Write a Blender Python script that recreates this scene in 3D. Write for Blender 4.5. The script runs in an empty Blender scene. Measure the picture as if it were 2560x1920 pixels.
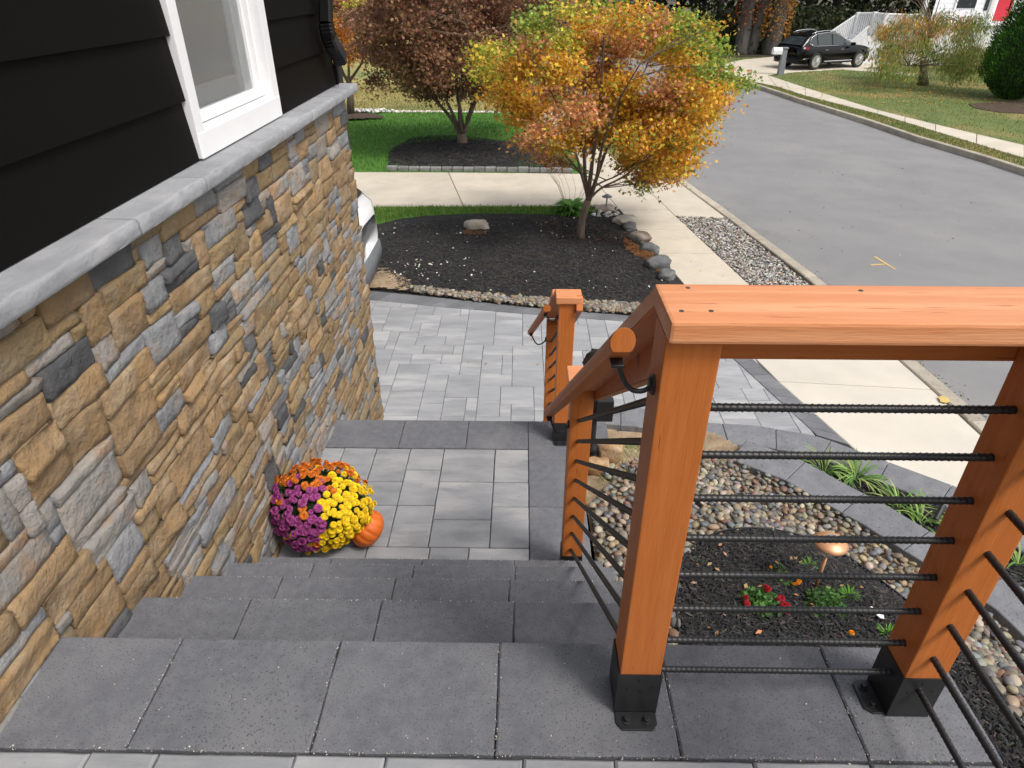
import bpy, bmesh, math, random
import numpy as np
from mathutils import Vector, Matrix, noise
random.seed(7); rng = np.random.default_rng(7)
S = bpy.context.scene
COL = S.collection
# ------------------------------------------------------------------ camera, sky, sun, exposure
CH, F, PIT, YAW, ROL = 1.4907, 1660.07, .5457, -.0126, .0022
Fw = np.array([math.sin(YAW)*math.cos(PIT), math.cos(YAW)*math.cos(PIT), -math.sin(PIT)])
R0 = np.array([math.cos(YAW), -math.sin(YAW), 0.]); U0 = np.cross(R0, Fw)
Rt = math.cos(ROL)*R0+math.sin(ROL)*U0; Up = -math.sin(ROL)*R0+math.cos(ROL)*U0
cd = bpy.data.cameras.new('camera'); cam = bpy.data.objects.new('camera', cd); COL.objects.link(cam)
cd.sensor_width = 36; cd.lens = F/2560*36; cd.clip_end = 600; cd.clip_start = .02
m = Matrix((Rt, Up, -Fw)).transposed().to_4x4(); m.translation = (0, 0, CH); cam.matrix_world = m
S.camera = cam
W = bpy.data.worlds.new('World'); S.world = W; W.use_nodes = True
wn = W.node_tree.nodes; wl = W.node_tree.links
sky = wn.new('ShaderNodeTexSky'); sky.sky_type = 'NISHITA'; sky.sun_disc = False
SUN_EL, SUN_AZ = math.radians(55), math.radians(128)   # azimuth clockwise from +Y
sky.sun_elevation = SUN_EL; sky.sun_rotation = SUN_AZ
sky.air_density = 1.2; sky.dust_density = 4.0; sky.ozone_density = 1.0
hs = wn.new('ShaderNodeHueSaturation'); hs.inputs['Saturation'].default_value = .38
wl.new(sky.outputs[0], hs.inputs['Color']); wl.new(hs.outputs[0], wn['Background'].inputs[0])
wn['Background'].inputs[1].default_value = .15
sd = bpy.data.lights.new('sun', 'SUN'); so = bpy.data.objects.new('sun', sd); COL.objects.link(so)
sd.energy = 1.5; sd.angle = math.radians(15); sd.color = (1, .95, .88)
sv = Vector((math.sin(SUN_AZ)*math.cos(SUN_EL), math.cos(SUN_AZ)*math.cos(SUN_EL), math.sin(SUN_EL)))
so.rotation_euler = sv.to_track_quat('Z', 'Y').to_euler(); so.location = (0, 0, 30)
S.view_settings.view_transform = 'Standard'; S.view_settings.look = 'None'
S.view_settings.exposure = 0.46; S.view_settings.gamma = 1; S.view_settings.use_curve_mapping = False

# ------------------------------------------------------------------ helpers
def ray(x, y): return Fw+Rt*(x-1280)/F-Up*(y-960)/F
O3 = np.array([0, 0, CH])
def at(x, y, z=None, Y=None, X=None):
    d = ray(x, y)
    t = (z-CH)/d[2] if z is not None else (Y/d[1] if Y is not None else X/d[0])
    return Vector(O3+d*t)
def P(pts, z): return [(v.x, v.y) for v in (at(a, b, z=z) for a, b in pts)]
G = -1.80            # street-level ground
PZ = -.9875          # platform
RI = PZ/5            # riser (negative)
def link(o, parent=None):
    COL.objects.link(o)
    if parent is not None: o.parent = parent
    return o
def mesh(name, vs, fs, mat=None, parent=None, smooth=False, cols=None):
    me = bpy.data.meshes.new(name); me.from_pydata([tuple(map(float, v)) for v in vs], [], fs); me.update()
    if smooth: me.polygons.foreach_set('use_smooth', [True]*len(me.polygons))
    if mat:
        for q in (mat if isinstance(mat, (list, tuple)) else [mat]): me.materials.append(q)
    if cols is not None:
        a = me.attributes.new('Col', 'FLOAT_COLOR', 'POINT')
        a.data.foreach_set('color', np.concatenate([np.asarray(cols, np.float32), np.ones((len(vs), 1), np.float32)], 1).ravel())
    return link(bpy.data.objects.new(name, me), parent)
def npmesh(name, V, Fq, mat=None, parent=None, smooth=False, cols=None):
    """fast mesh from numpy; Fq: (n,k) faces"""
    me = bpy.data.meshes.new(name); n, k = Fq.shape
    me.vertices.add(len(V)); me.vertices.foreach_set('co', np.asarray(V, np.float32).ravel())
    me.loops.add(n*k); me.loops.foreach_set('vertex_index', Fq.astype(np.int32).ravel())
    me.polygons.add(n); me.polygons.foreach_set('loop_start', np.arange(0, n*k, k, dtype=np.int32))
    if smooth: me.polygons.foreach_set('use_smooth', np.ones(n, bool))
    me.update(calc_edges=True)
    if mat: me.materials.append(mat)
    if cols is not None:
        a = me.attributes.new('Col', 'FLOAT_COLOR', 'POINT')
        a.data.foreach_set('color', np.concatenate([np.asarray(cols, np.float32), np.ones((len(V), 1), np.float32)], 1).ravel())
    return link(bpy.data.objects.new(name, me), parent)
def empty(name, loc=(0, 0, 0), rz=0):
    o = bpy.data.objects.new(name, None); COL.objects.link(o); o.location = loc; o.rotation_euler = (0, 0, rz)
    o.empty_display_size = .1
    return o
def tag(o, label, cat, group=None, kind=None):
    o['label'] = label
    if cat: o['category'] = cat
    if group: o['group'] = group
    if kind: o['kind'] = kind
    return o
def struct(o, label=None):
    o['kind'] = 'structure'
    if label: o['label'] = label
    return o
def place(o, t):
    """parent to an Empty that sits at a location, keeping world place"""
    o.parent = t; o.matrix_parent_inverse = t.matrix_world.inverted() if False else Matrix.Translation(-Vector(t.location))
    return o
class MB:
    def __init__(s): s.v = []; s.f = []
    def add(s, vs, fs):
        n = len(s.v); s.v += [tuple(v) for v in vs]; s.f += [tuple(i+n for i in f) for f in fs]; return s
    def box(s, x0, x1, y0, y1, z0, z1, c=0.):
        if c == 0:
            vs = [(x0, y0, z0), (x1, y0, z0), (x1, y1, z0), (x0, y1, z0), (x0, y0, z1), (x1, y0, z1), (x1, y1, z1), (x0, y1, z1)]
            return s.add(vs, [(3, 2, 1, 0), (4, 5, 6, 7), (0, 1, 5, 4), (1, 2, 6, 5), (2, 3, 7, 6), (3, 0, 4, 7)])
        bm = bmesh.new(); bmesh.ops.create_cube(bm, size=1)
        for v in bm.verts: v.co = Vector(((x0+x1)/2+v.co.x*(x1-x0), (y0+y1)/2+v.co.y*(y1-y0), (z0+z1)/2+v.co.z*(z1-z0)))
        bmesh.ops.bevel(bm, geom=bm.edges[:], offset=c, segments=2, affect='EDGES', profile=.6)
        bm.verts.index_update(); s.add([v.co.copy() for v in bm.verts], [tuple(v.index for v in f.verts) for f in bm.faces]); bm.free(); return s
    def hexa(s, q0, q1):
        """two quads (4 pts each, same winding) joined"""
        return s.add(list(q0)+list(q1), [(3, 2, 1, 0), (4, 5, 6, 7), (0, 1, 5, 4), (1, 2, 6, 5), (2, 3, 7, 6), (3, 0, 4, 7)])
    def prism(s, poly, z0, z1, ch=0.):
        n = len(poly)
        a = sum(poly[i][0]*poly[(i+1) % n][1]-poly[(i+1) % n][0]*poly[i][1] for i in range(n))
        if a < 0: poly = poly[::-1]
        if ch > 0:
            c = Vector((sum(p[0] for p in poly)/n, sum(p[1] for p in poly)/n)); top = []
            for i in range(n):
                p = Vector(poly[i][:2]); e1 = (p-Vector(poly[i-1][:2])).normalized(); e2 = (Vector(poly[(i+1) % n][:2])-p).normalized()
                n1 = Vector((-e1.y, e1.x)); n2 = Vector((-e2.y, e2.x)); b = (n1+n2); b = b/max(.3, b.dot(n1))
                top.append(p+b*ch)
            vs = [(p[0], p[1], z0) for p in poly]+[(p[0], p[1], z1-ch) for p in poly]+[(p.x, p.y, z1) for p in top]
            fs = [(i, (i+1) % n, n+(i+1) % n, n+i) for i in range(n)]+[(n+i, n+(i+1) % n, 2*n+(i+1) % n, 2*n+i) for i in range(n)]+[tuple(range(2*n, 3*n))]
        else:
            vs = [(p[0], p[1], z0) for p in poly]+[(p[0], p[1], z1) for p in poly]
            fs = [(i, (i+1) % n, n+(i+1) % n, n+i) for i in range(n)]+[tuple(range(n, 2*n))]
        return s.add(vs, fs)
    def tube(s, pts, rad, n=10, cap=True, sq=None):
        pts = [Vector(p) for p in pts]; rad = rad if isinstance(rad, (list, tuple)) else [rad]*len(pts)
        rings = []; prev = None
        for i, p in enumerate(pts):
            d = (pts[min(i+1, len(pts)-1)]-pts[max(i-1, 0)]).normalized()
            if prev is None: a = d.orthogonal().normalized()
            else: a = (prev-d*prev.dot(d)).normalized()
            prev = a; b = d.cross(a)
            rings.append([p+(a*math.cos(t)+b*math.sin(t))*rad[i] for t in [2*math.pi*k/n for k in range(n)]])
        vs = [q for r in rings for q in r]
        fs = [(i*n+k, i*n+(k+1) % n, (i+1)*n+(k+1) % n, (i+1)*n+k) for i in range(len(pts)-1) for k in range(n)]
        if cap: fs += [tuple(range(n-1, -1, -1)), tuple(range((len(pts)-1)*n, len(pts)*n))]
        return s.add(vs, fs)
    def lathe(s, prof, c=(0, 0, 0), n=20, axis='z'):
        vs = []
        for r, z in prof:
            for k in range(n):
                a = 2*math.pi*k/n; p = (r*math.cos(a), r*math.sin(a), z)
                if axis == 'y': p = (p[0], p[2], p[1])
                if axis == 'x': p = (p[2], p[0], p[1])
                vs.append((c[0]+p[0], c[1]+p[1], c[2]+p[2]))
        m_ = len(prof); fs = [(i*n+k, i*n+(k+1) % n, (i+1)*n+(k+1) % n, (i+1)*n+k) for i in range(m_-1) for k in range(n)]
        fs += [tuple(range(n-1, -1, -1)), tuple(range((m_-1)*n, m_*n))]
        return s.add(vs, fs)
    def build(s, name, mat, parent=None, smooth=False): return mesh(name, s.v, s.f, mat, parent, smooth)

# ------------------------------------------------------------------ materials
def mk(name, c1, c2=None, scale=5., rough=.7, bump=0., bscale=None, stretch=(1, 1, 1), rnd=0., c3=None, c3amt=.5, c3scale=None,
       spec=.5, speck=None, metal=0., detail=6, huernd=0., attr=None, objcol=False, coat=0., contrast=(.35, .65), bdist=.01, speckscale=300., speckthr=.62, knot=None):
    mt = bpy.data.materials.new(name); mt.use_nodes = True; N = mt.node_tree.nodes; L = mt.node_tree.links
    b = N['Principled BSDF']; b.inputs['Roughness'].default_value = rough; b.inputs['Metallic'].default_value = metal
    b.inputs['Specular IOR Level'].default_value = spec; b.inputs['Coat Weight'].default_value = coat
    geo = N.new('ShaderNodeNewGeometry'); mp = N.new('ShaderNodeMapping'); mp.inputs['Scale'].default_value = stretch
    L.new(geo.outputs['Position'], mp.inputs['Vector'])
    oi = N.new('ShaderNodeObjectInfo')
    off = N.new('ShaderNodeVectorMath'); off.operation = 'ADD'
    sc = N.new('ShaderNodeVectorMath'); sc.operation = 'SCALE'; sc.inputs[0].default_value = (17.3, 31.7, 11.9); L.new(oi.outputs['Random'], sc.inputs['Scale'])
    L.new(mp.outputs[0], off.inputs[0]); L.new(sc.outputs[0], off.inputs[1])
    vec = off.outputs[0]
    def noi(s, d=detail, r=.6):
        n = N.new('ShaderNodeTexNoise'); n.inputs['Scale'].default_value = s; n.inputs['Detail'].default_value = d; n.inputs['Roughness'].default_value = r
        L.new(vec, n.inputs['Vector']); return n
    def ramp(src, a, z, ca=(0, 0, 0, 1), cz=(1, 1, 1, 1)):
        r = N.new('ShaderNodeValToRGB'); r.color_ramp.elements[0].position = a; r.color_ramp.elements[1].position = z
        r.color_ramp.elements[0].color = ca; r.color_ramp.elements[1].color = cz; L.new(src, r.inputs[0]); return r
    def mix(fac, a, c, mode='MIX'):
        x = N.new('ShaderNodeMix'); x.data_type = 'RGBA'; x.blend_type = mode
        for sck, val in ((0, fac), (6, a), (7, c)):
            if hasattr(val, 'links'): L.new(val, x.inputs[sck])
            else: x.inputs[sck].default_value = val if sck == 0 else (*val, 1)
        return x.outputs[2]
    base = c1
    if attr:
        an = N.new('ShaderNodeAttribute'); an.attribute_name = attr; base = an.outputs['Color']
        if c2: base = mix(ramp(noi(scale).outputs[0], *contrast).outputs[0], base, mix(1., base, c2, 'MULTIPLY'))
    elif objcol:
        base = oi.outputs['Color']
        if c2: base = mix(ramp(noi(scale).outputs[0], *contrast).outputs[0], base, mix(1., base, c2, 'MULTIPLY'))
    elif c2:
        base = mix(ramp(noi(scale).outputs[0], *contrast).outputs[0], c1, c2)
    if c3:
        base = mix(ramp(noi(c3scale or scale*.3, 4).outputs[0], .5, .5+.25*(1-c3amt)+.02).outputs[0], base, c3)
    if speck:
        base = mix(ramp(noi(speckscale, 2, .5).outputs[0], speckthr, speckthr+.05).outputs[0], base, speck)
    if knot:
        m2 = N.new('ShaderNodeMapping'); m2.inputs['Scale'].default_value = knot; L.new(geo.outputs['Position'], m2.inputs['Vector'])
        vo = N.new('ShaderNodeTexVoronoi'); vo.inputs['Scale'].default_value = 1.; vo.inputs['Randomness'].default_value = 1.; L.new(m2.outputs[0], vo.inputs['Vector'])
        base = mix(ramp(vo.outputs['Distance'], .05, .11, (1, 1, 1, 1), (0, 0, 0, 1)).outputs[0], base, (c1[0]*.42, c1[1]*.32, c1[2]*.4))
    if rnd:
        mr = N.new('ShaderNodeMapRange'); mr.inputs['To Min'].default_value = 1-rnd; mr.inputs['To Max'].default_value = 1+rnd
        L.new(oi.outputs['Random'], mr.inputs[0])
        vm = N.new('ShaderNodeVectorMath'); vm.operation = 'SCALE'
        if hasattr(base, 'links'): L.new(base, vm.inputs[0])
        else: vm.inputs[0].default_value = base
        L.new(mr.outputs[0], vm.inputs['Scale']); base = vm.outputs[0]
    if hasattr(base, 'links'): L.new(base, b.inputs['Base Color'])
    else: b.inputs['Base Color'].default_value = (*base, 1)
    if bump:
        bp = N.new('ShaderNodeBump'); bp.inputs['Strength'].default_value = bump; bp.inputs['Distance'].default_value = bdist
        L.new(noi(bscale or scale*4).outputs[0], bp.inputs['Height']); L.new(bp.outputs[0], b.inputs['Normal'])
    return mt
def leafmat(name, tr=.35, rough=.6):
    mt = bpy.data.materials.new(name); mt.use_nodes = True; N = mt.node_tree.nodes; L = mt.node_tree.links
    b = N['Principled BSDF']; b.inputs['Roughness'].default_value = rough; b.inputs['Specular IOR Level'].default_value = .3
    a = N.new('ShaderNodeAttribute'); a.attribute_name = 'Col'; L.new(a.outputs[0], b.inputs['Base Color'])
    t = N.new('ShaderNodeBsdfTranslucent'); L.new(a.outputs[0], t.inputs[0]); mx = N.new('ShaderNodeMixShader'); mx.inputs[0].default_value = tr
    L.new(b.outputs[0], mx.inputs[1]); L.new(t.outputs[0], mx.inputs[2]); L.new(mx.outputs[0], N['Material Output'].inputs[0]); return mt
M = {}
M['slab'] = mk('dark_slab', (.108, .111, .124), (.155, .158, .172), 28, .88, .9, 190, rnd=.05, speck=(.074, .076, .084), speckscale=210, speckthr=.60, c3=(.17, .172, .18), c3amt=.15, c3scale=3.2, bdist=.003, contrast=(.3, .72), detail=9)
M['coping'] = mk('coping_slab', (.15, .153, .165), (.20, .203, .215), 8, .85, .6, 120, rnd=.06, speck=(.07, .07, .075), speckscale=90, speckthr=.62, bdist=.003)
M['paver'] = mk('light_paver', (.285, .29, .30), (.19, .197, .21), 5.5, .8, .5, 90, stretch=(.6, 1.6, 1), rnd=.07, c3=(.34, .34, .34), c3amt=.4, c3scale=3., bdist=.003, contrast=(.36, .66), speck=(.12, .12, .12), speckscale=60, speckthr=.72)
M['paver_low'] = mk('pale_paver', (.315, .32, .33), (.235, .24, .252), 3.4, .8, .4, 60, stretch=(.5, 1.8, 1), rnd=.05, c3=(.40, .40, .40), c3amt=.4, c3scale=2., bdist=.003, contrast=(.36, .68))
M['border'] = mk('border_paver', (.17, .173, .185), (.13, .133, .142), 6, .85, .5, 80, rnd=.12, bdist=.003)
M['joint'] = mk('joint_sand', (.09, .085, .08), (.05, .05, .05), 60, .95)
M['concrete'] = mk('concrete', (.56, .50, .405), (.47, .42, .34), 1.9, .85, .25, 120, rnd=.04, speck=(.36, .31, .25), speckscale=55, speckthr=.70, bdist=.003)
M['concrete2'] = mk('pale_concrete', (.60, .55, .47), (.52, .48, .41), 1.3, .85, .2, 120, rnd=.03, speck=(.45, .40, .33), speckscale=55, speckthr=.71, bdist=.003)
M['curb'] = mk('curb_concrete', (.44, .39, .31), (.30, .265, .215), 3., .9, .5, 60, rnd=.1, speck=(.16, .14, .12), speckscale=40, speckthr=.66, bdist=.004)
M['asphalt'] = mk('asphalt', (.19, .188, .189), (.215, .212, .212), 1.4, .9, .5, 200, speck=(.36, .35, .34), speckscale=45, speckthr=.71, c3=(.245, .24, .232), c3amt=.1, c3scale=.5, bdist=.004)
M['mulch'] = mk('black_mulch', (.013, .013, .013), (.028, .027, .026), 45, .95, 1., 90, speck=(.09, .08, .07), speckscale=70, speckthr=.68, c3=(.045, .037, .030), c3amt=.12, c3scale=1.4, bdist=.02)
M['mulch2'] = mk('brown_mulch', (.10, .06, .04), (.05, .032, .022), 40, .95, 1., 90, bdist=.02)
M['dirt'] = mk('sandy_dirt', (.40, .30, .19), (.28, .20, .125), 12, .95, .8, 60, c3=(.20, .15, .09), c3amt=.2, bdist=.01)
M['soil'] = mk('soil', (.10, .085, .055), (.06, .05, .035), 2, .95, .5, 20, bdist=.02)
M['lawn'] = mk('green_lawn', (.085, .22, .025), (.055, .15, .018), 2.2, .9, .8, 120, c3=(.10, .18, .03), c3amt=.2, c3scale=.8, bdist=.02)
M['lawn_far'] = mk('olive_lawn', (.14, .165, .042), (.09, .135, .032), 1.1, .9, .8, 60, c3=(.25, .19, .07), c3amt=.5, c3scale=.45, bdist=.02)
M['lawn_dry'] = mk('dry_lawn', (.34, .27, .09), (.25, .23, .07), .8, .9, .6, 50, c3=(.14, .17, .05), c3amt=.25, c3scale=.3, bdist=.02)
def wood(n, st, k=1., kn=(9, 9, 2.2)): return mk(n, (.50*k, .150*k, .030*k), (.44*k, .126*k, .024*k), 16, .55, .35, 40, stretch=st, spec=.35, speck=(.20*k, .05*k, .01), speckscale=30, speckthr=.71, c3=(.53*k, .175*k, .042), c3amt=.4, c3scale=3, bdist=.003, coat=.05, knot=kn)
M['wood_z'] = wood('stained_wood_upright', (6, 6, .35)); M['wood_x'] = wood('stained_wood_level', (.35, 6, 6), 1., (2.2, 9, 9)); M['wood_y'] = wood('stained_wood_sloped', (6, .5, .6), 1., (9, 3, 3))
M['wood_cap'] = mk('sheen_cap_wood', (.64, .262, .105), (.59, .22, .085), 14, .5, .4, 40, stretch=(.35, 6, 6), spec=.5, speck=(.42, .11, .04), speckscale=22, speckthr=.67, c3=(.74, .34, .165), c3amt=.5, c3scale=2.5, bdist=.003, coat=.1, knot=(2.6, 9, 9))  # cap boards paler and pinker than the posts: sky sheen put into the colour
M['wood_capy'] = mk('sheen_cap_wood_sloped', (.64, .262, .105), (.59, .22, .085), 14, .5, .4, 40, stretch=(6, .5, .6), spec=.5, speck=(.42, .11, .04), speckscale=22, speckthr=.67, c3=(.74, .34, .165), c3amt=.5, c3scale=2.5, bdist=.003, coat=.1, knot=(2.6, 9, 9))  # same painted-in sky sheen, grain along the slope
M['iron'] = mk('black_steel', (.012, .012, .013), (.018, .018, .019), 30, .42, .15, 200, spec=.5, bdist=.001)
M['gutter'] = mk('gutter_paint', (.005, .005, .0055), rough=.3, spec=.3)
M['black_plastic'] = mk('black_plastic', (.015, .015, .016), rough=.4)
M['siding'] = mk('black_siding', (.0042, .0039, .0036), (.005, .0047, .0044), 3, .55, .2, 150, stretch=(1, .15, 1), spec=.07, bdist=.001)
M['white'] = mk('white_trim', (.80, .80, .80), (.76, .76, .77), 3, .45, .05, 100)
M['white2'] = mk('white_vinyl', (.78, .78, .79), (.72, .72, .74), 1, .6)
M['ledge'] = mk('ledge_stone', (.31, .315, .33), (.26, .265, .28), 9, .85, .6, 70, rnd=.05, c3=(.36, .36, .37), c3amt=.3, c3scale=4, bdist=.005)
st = dict(rough=.9, bump=1., bdist=.03, contrast=(.36, .64), detail=11)
M['stone_tan'] = mk('tan_stone', (.31, .195, .09), (.22, .15, .085), 9, bscale=15, rnd=.2, c3=(.36, .27, .17), c3amt=.15, c3scale=6, **st)
M['stone_gold'] = mk('ochre_stone', (.28, .19, .09), (.22, .155, .08), 8, bscale=15, rnd=.15, c3=(.26, .22, .16), c3amt=.2, c3scale=6, **st)
M['stone_grey'] = mk('blue_grey_stone', (.25, .255, .268), (.175, .175, .18), 9, bscale=15, rnd=.16, c3=(.30, .25, .20), c3amt=.35, c3scale=5, **st)
M['stone_buff'] = mk('buff_stone', (.30, .27, .235), (.23, .22, .21), 7, bscale=15, rnd=.13, c3=(.32, .20, .11), c3amt=.4, c3scale=6, **st)
M['stone_dark'] = mk('charcoal_stone', (.065, .067, .070), (.10, .10, .102), 10, bscale=15, rnd=.25, **st)
M['edge_block'] = mk('tumbled_block', (.24, .24, .235), (.17, .17, .165), 9, .9, .8, 50, rnd=.15)
M['mortar'] = mk('mortar', (.05, .045, .04), (.08, .07, .06), 30, .95)
M['pebble'] = mk('river_pebble', (1, 1, 1), (.80, .80, .80), 25, .55, .15, 90, objcol=True, bdist=.002, spec=.4)
M['pebble_attr'] = mk('river_pebble_small', (1, 1, 1), (.80, .80, .80), 25, .55, .15, 90, attr='Col', bdist=.002, spec=.4)
M['gravel'] = mk('gravel_stone', (1, 1, 1), (.7, .7, .7), 20, .85, attr='Col')
M['rock_tan'] = mk('yellow_boulder', (.40, .25, .12), (.30, .17, .08), 9, .85, 1., 30, c3=(.5, .40, .27), c3amt=.3, c3scale=8, bdist=.01)
M['rock_grey'] = mk('grey_boulder', (.13, .136, .142), (.085, .087, .09), 9, .9, 1., 30, c3=(.22, .21, .185), c3amt=.3, bdist=.015)
M['rock_brown'] = mk('brown_boulder', (.20, .15, .11), (.14, .10, .075), 7, .9, 1., 30, c3=(.36, .32, .27), c3amt=.3, bdist=.015)
M['rock_buff'] = mk('buff_boulder', (.40, .34, .27), (.30, .25, .20), 7, .9, 1., 30, c3=(.48, .45, .40), c3amt=.3, bdist=.015)
M['leaf'] = leafmat('leaf'); M['chip'] = mk('chip', (1, 1, 1), attr='Col', rough=.9)
M['petal'] = leafmat('petal', .25, .7)
M['grass'] = leafmat('grass_blade', .3, .7)
M['bark'] = mk('grey_bark', (.17, .13, .09), (.09, .068, .047), 22, .9, 1., 40, stretch=(1, 1, .3), bdist=.01)
M['bark2'] = mk('woods_bark', (.10, .09, .08), (.05, .045, .04), 8, .95, 1., 20, stretch=(1, 1, .25), bdist=.02)
M['glass'] = mk('window_glass', (.03, .03, .03), rough=.05, spec=.6)
_b = M['glass'].node_tree.nodes['Principled BSDF']; _b.inputs['Transmission Weight'].default_value = .9; _b.inputs['IOR'].default_value = 1.12; _b.inputs['Base Color'].default_value = (.8, .82, .82, 1)
M['screen'] = mk('grey_shade', (.055, .054, .050), (.032, .034, .030), 2, .8)
M['inner_sash'] = mk('inner_sash', (.16, .16, .155), rough=.6)
M['pumpkin'] = mk('pumpkin_skin', (.66, .135, .008), (.52, .095, .006), 10, .55, .1, 60, spec=.5)
M['stem'] = mk('pumpkin_stem', (.12, .12, .04), rough=.8)
M['car_black'] = mk('black_car_paint', (.0025, .0025, .003), rough=.16, spec=.18, coat=.12)
M['car_white'] = mk('white_car_paint', (.78, .79, .80), rough=.2, spec=.5, coat=.6)
M['car_glass'] = mk('car_glass', (.03, .037, .038), rough=.08, spec=.5)
M['bumper'] = mk('grey_bumper', (.14, .15, .16), (.12, .13, .14), 10, .5)
M['tyre'] = mk('tyre_rubber', (.015, .015, .015), rough=.8)
M['chrome'] = mk('chrome', (.7, .7, .72), rough=.18, metal=1.)
M['rim'] = mk('alloy_rim', (.55, .55, .56), rough=.3, metal=.8)
M['red_lens'] = mk('red_lens', (.55, .01, .01), rough=.15)
M['plate'] = mk('licence_plate', (.65, .55, .25), (.55, .47, .22), 30, .5)
M['red_door'] = mk('red_door', (.55, .02, .04), (.50, .018, .035), 2, .5)
M['grey_post'] = mk('grey_post', (.22, .23, .25), (.18, .19, .21), 4, .7)
M['beige'] = mk('beige_siding', (.55, .49, .38), (.50, .45, .35), 1, .8)
M['copper'] = mk('copper', (.66, .36, .20), (.58, .29, .14), 12, .38, metal=.45)
M['clear'] = mk('light_lens', (.55, .55, .55), rough=.15); M['clear'].node_tree.nodes['Principled BSDF'].inputs['Transmission Weight'].default_value = .6
M['solar'] = mk('solar_cell', (.16, .17, .19), rough=.2)
M['paint_yellow'] = mk('yellow_marking', (.60, .42, .12), (.50, .36, .14), 14, .8)
M['roof'] = mk('roof_shingle', (.08, .08, .085), (.05, .05, .05), 8, .9)

# generic leaf scatter ---------------------------------------------------------------
def leafgeo(kind):
    if kind == 'maple':      # five pointed lobes
        vs = [(0, 0, 0)]; fs = []
        for a, l in ((90, 1), (40, .85), (140, .85), (-15, .55), (195, .55)):
            t = math.radians(a); w = .26*l
            c, s_ = math.cos(t), math.sin(t); n = len(vs)
            vs += [(c*l*.45-s_*w, s_*l*.45+c*w, .04), (c*l, s_*l, -.12*l), (c*l*.45+s_*w, s_*l*.45-c*w, .04)]
            fs.append((0, n+2, n+1, n))
        return np.array(vs)*.5, np.array(fs)
    if kind == 'oval':
        return np.array([(0, 0, 0), (.25, .45, .05), (0, 1, -.05), (-.25, .45, .05)]), np.array([(0, 1, 2, 3)])
    if kind == 'narrow':
        return np.array([(0, 0, 0), (.11, .45, .03), (0, 1, -.1), (-.11, .45, .03)]), np.array([(0, 1, 2, 3)])
    if kind == 'chip':
        return np.array([(-.1, -.5, 0), (.1, -.5, 0), (.12, .5, .02), (-.07, .55, .02), (0, 0, .12)]), None
def scatter(name, pos, size, col, kind, mat, parent=None, up=0., rot=None):
    """pos (n,3), size (n,), col (n,3): leaf-sized faces in random attitudes"""
    T, Fc = leafgeo(kind); n = len(pos)
    nrm = rng.normal(size=(n, 3)); nrm[:, 2] = np.abs(nrm[:, 2])+up; nrm /= np.linalg.norm(nrm, axis=1)[:, None]
    t = rng.normal(size=(n, 3)); t -= nrm*(t*nrm).sum(1)[:, None]; t /= np.linalg.norm(t, axis=1)[:, None]
    if rot is not None:     # preferred growth direction
        t = rot+t*.35; t /= np.linalg.norm(t, axis=1)[:, None]; nrm -= t*(t*nrm).sum(1)[:, None]; nrm /= np.linalg.norm(nrm, axis=1)[:, None]
    b = np.cross(t, nrm)
    V = pos[:, None, :]+size[:, None, None]*(T[None, :, 0, None]*b[:, None]+T[None, :, 1, None]*t[:, None]+T[None, :, 2, None]*nrm[:, None])
    k = len(T); Fa = (Fc[None]+np.arange(n)[:, None, None]*k).reshape(-1, Fc.shape[1])
    return npmesh(name, V.reshape(-1, 3), Fa, mat, parent, cols=np.repeat(col, k, 0))
def inpoly(pts, poly):
    x, y = pts[:, 0], pts[:, 1]; r = np.zeros(len(pts), bool); n = len(poly)
    for i in range(n):
        x0, y0 = poly[i]; x1, y1 = poly[(i+1) % n]
        if y0 == y1: continue
        c = ((y0 > y) != (y1 > y)) & (x < (x1-x0)*(y-y0)/(y1-y0)+x0); r ^= c
    return r
def sample(poly, n):
    p = np.array(poly); lo, hi = p.min(0), p.max(0); out = np.zeros((0, 2))
    while len(out) < n:
        q = lo+rng.random((n*2, 2))*(hi-lo); out = np.concatenate([out, q[inpoly(q, poly)]])
    return out[:n]
def pick(cols, n, jit=.15):
    c = np.array(cols)[rng.integers(0, len(cols), n)]; return np.clip(c*(1+rng.normal(0, jit, (n, 1)))*(1+rng.normal(0, jit*.4, (n, 3))), .002, 1)
def blades(name, poly, z, n, h, cols, wid=.004, parent=None, lean=.4, excl=()):
    p = sample(poly, n)
    for e_ in excl: p = p[~inpoly(p, e_)]
    n = len(p); hh = h*(.6+.8*rng.random(n)); a = rng.random(n)*6.283; w = wid*(.7+.6*rng.random(n))
    d = np.stack([np.cos(a), np.sin(a)], 1); e = rng.normal(0, lean, (n, 2))*hh[:, None]
    zz = np.full(n, z) if np.isscalar(z) else z(p)
    V = np.zeros((n, 3, 3)); V[:, 0, :2] = p+d*w[:, None]; V[:, 1, :2] = p-d*w[:, None]; V[:, 2, :2] = p+e; V[:, 0, 2] = V[:, 1, 2] = zz-.003; V[:, 2, 2] = zz+hh
    return npmesh(name, V.reshape(-1, 3), np.arange(n*3).reshape(-1, 3), M['grass'], parent, cols=np.repeat(pick(cols, n, .2), 3, 0))
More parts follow.
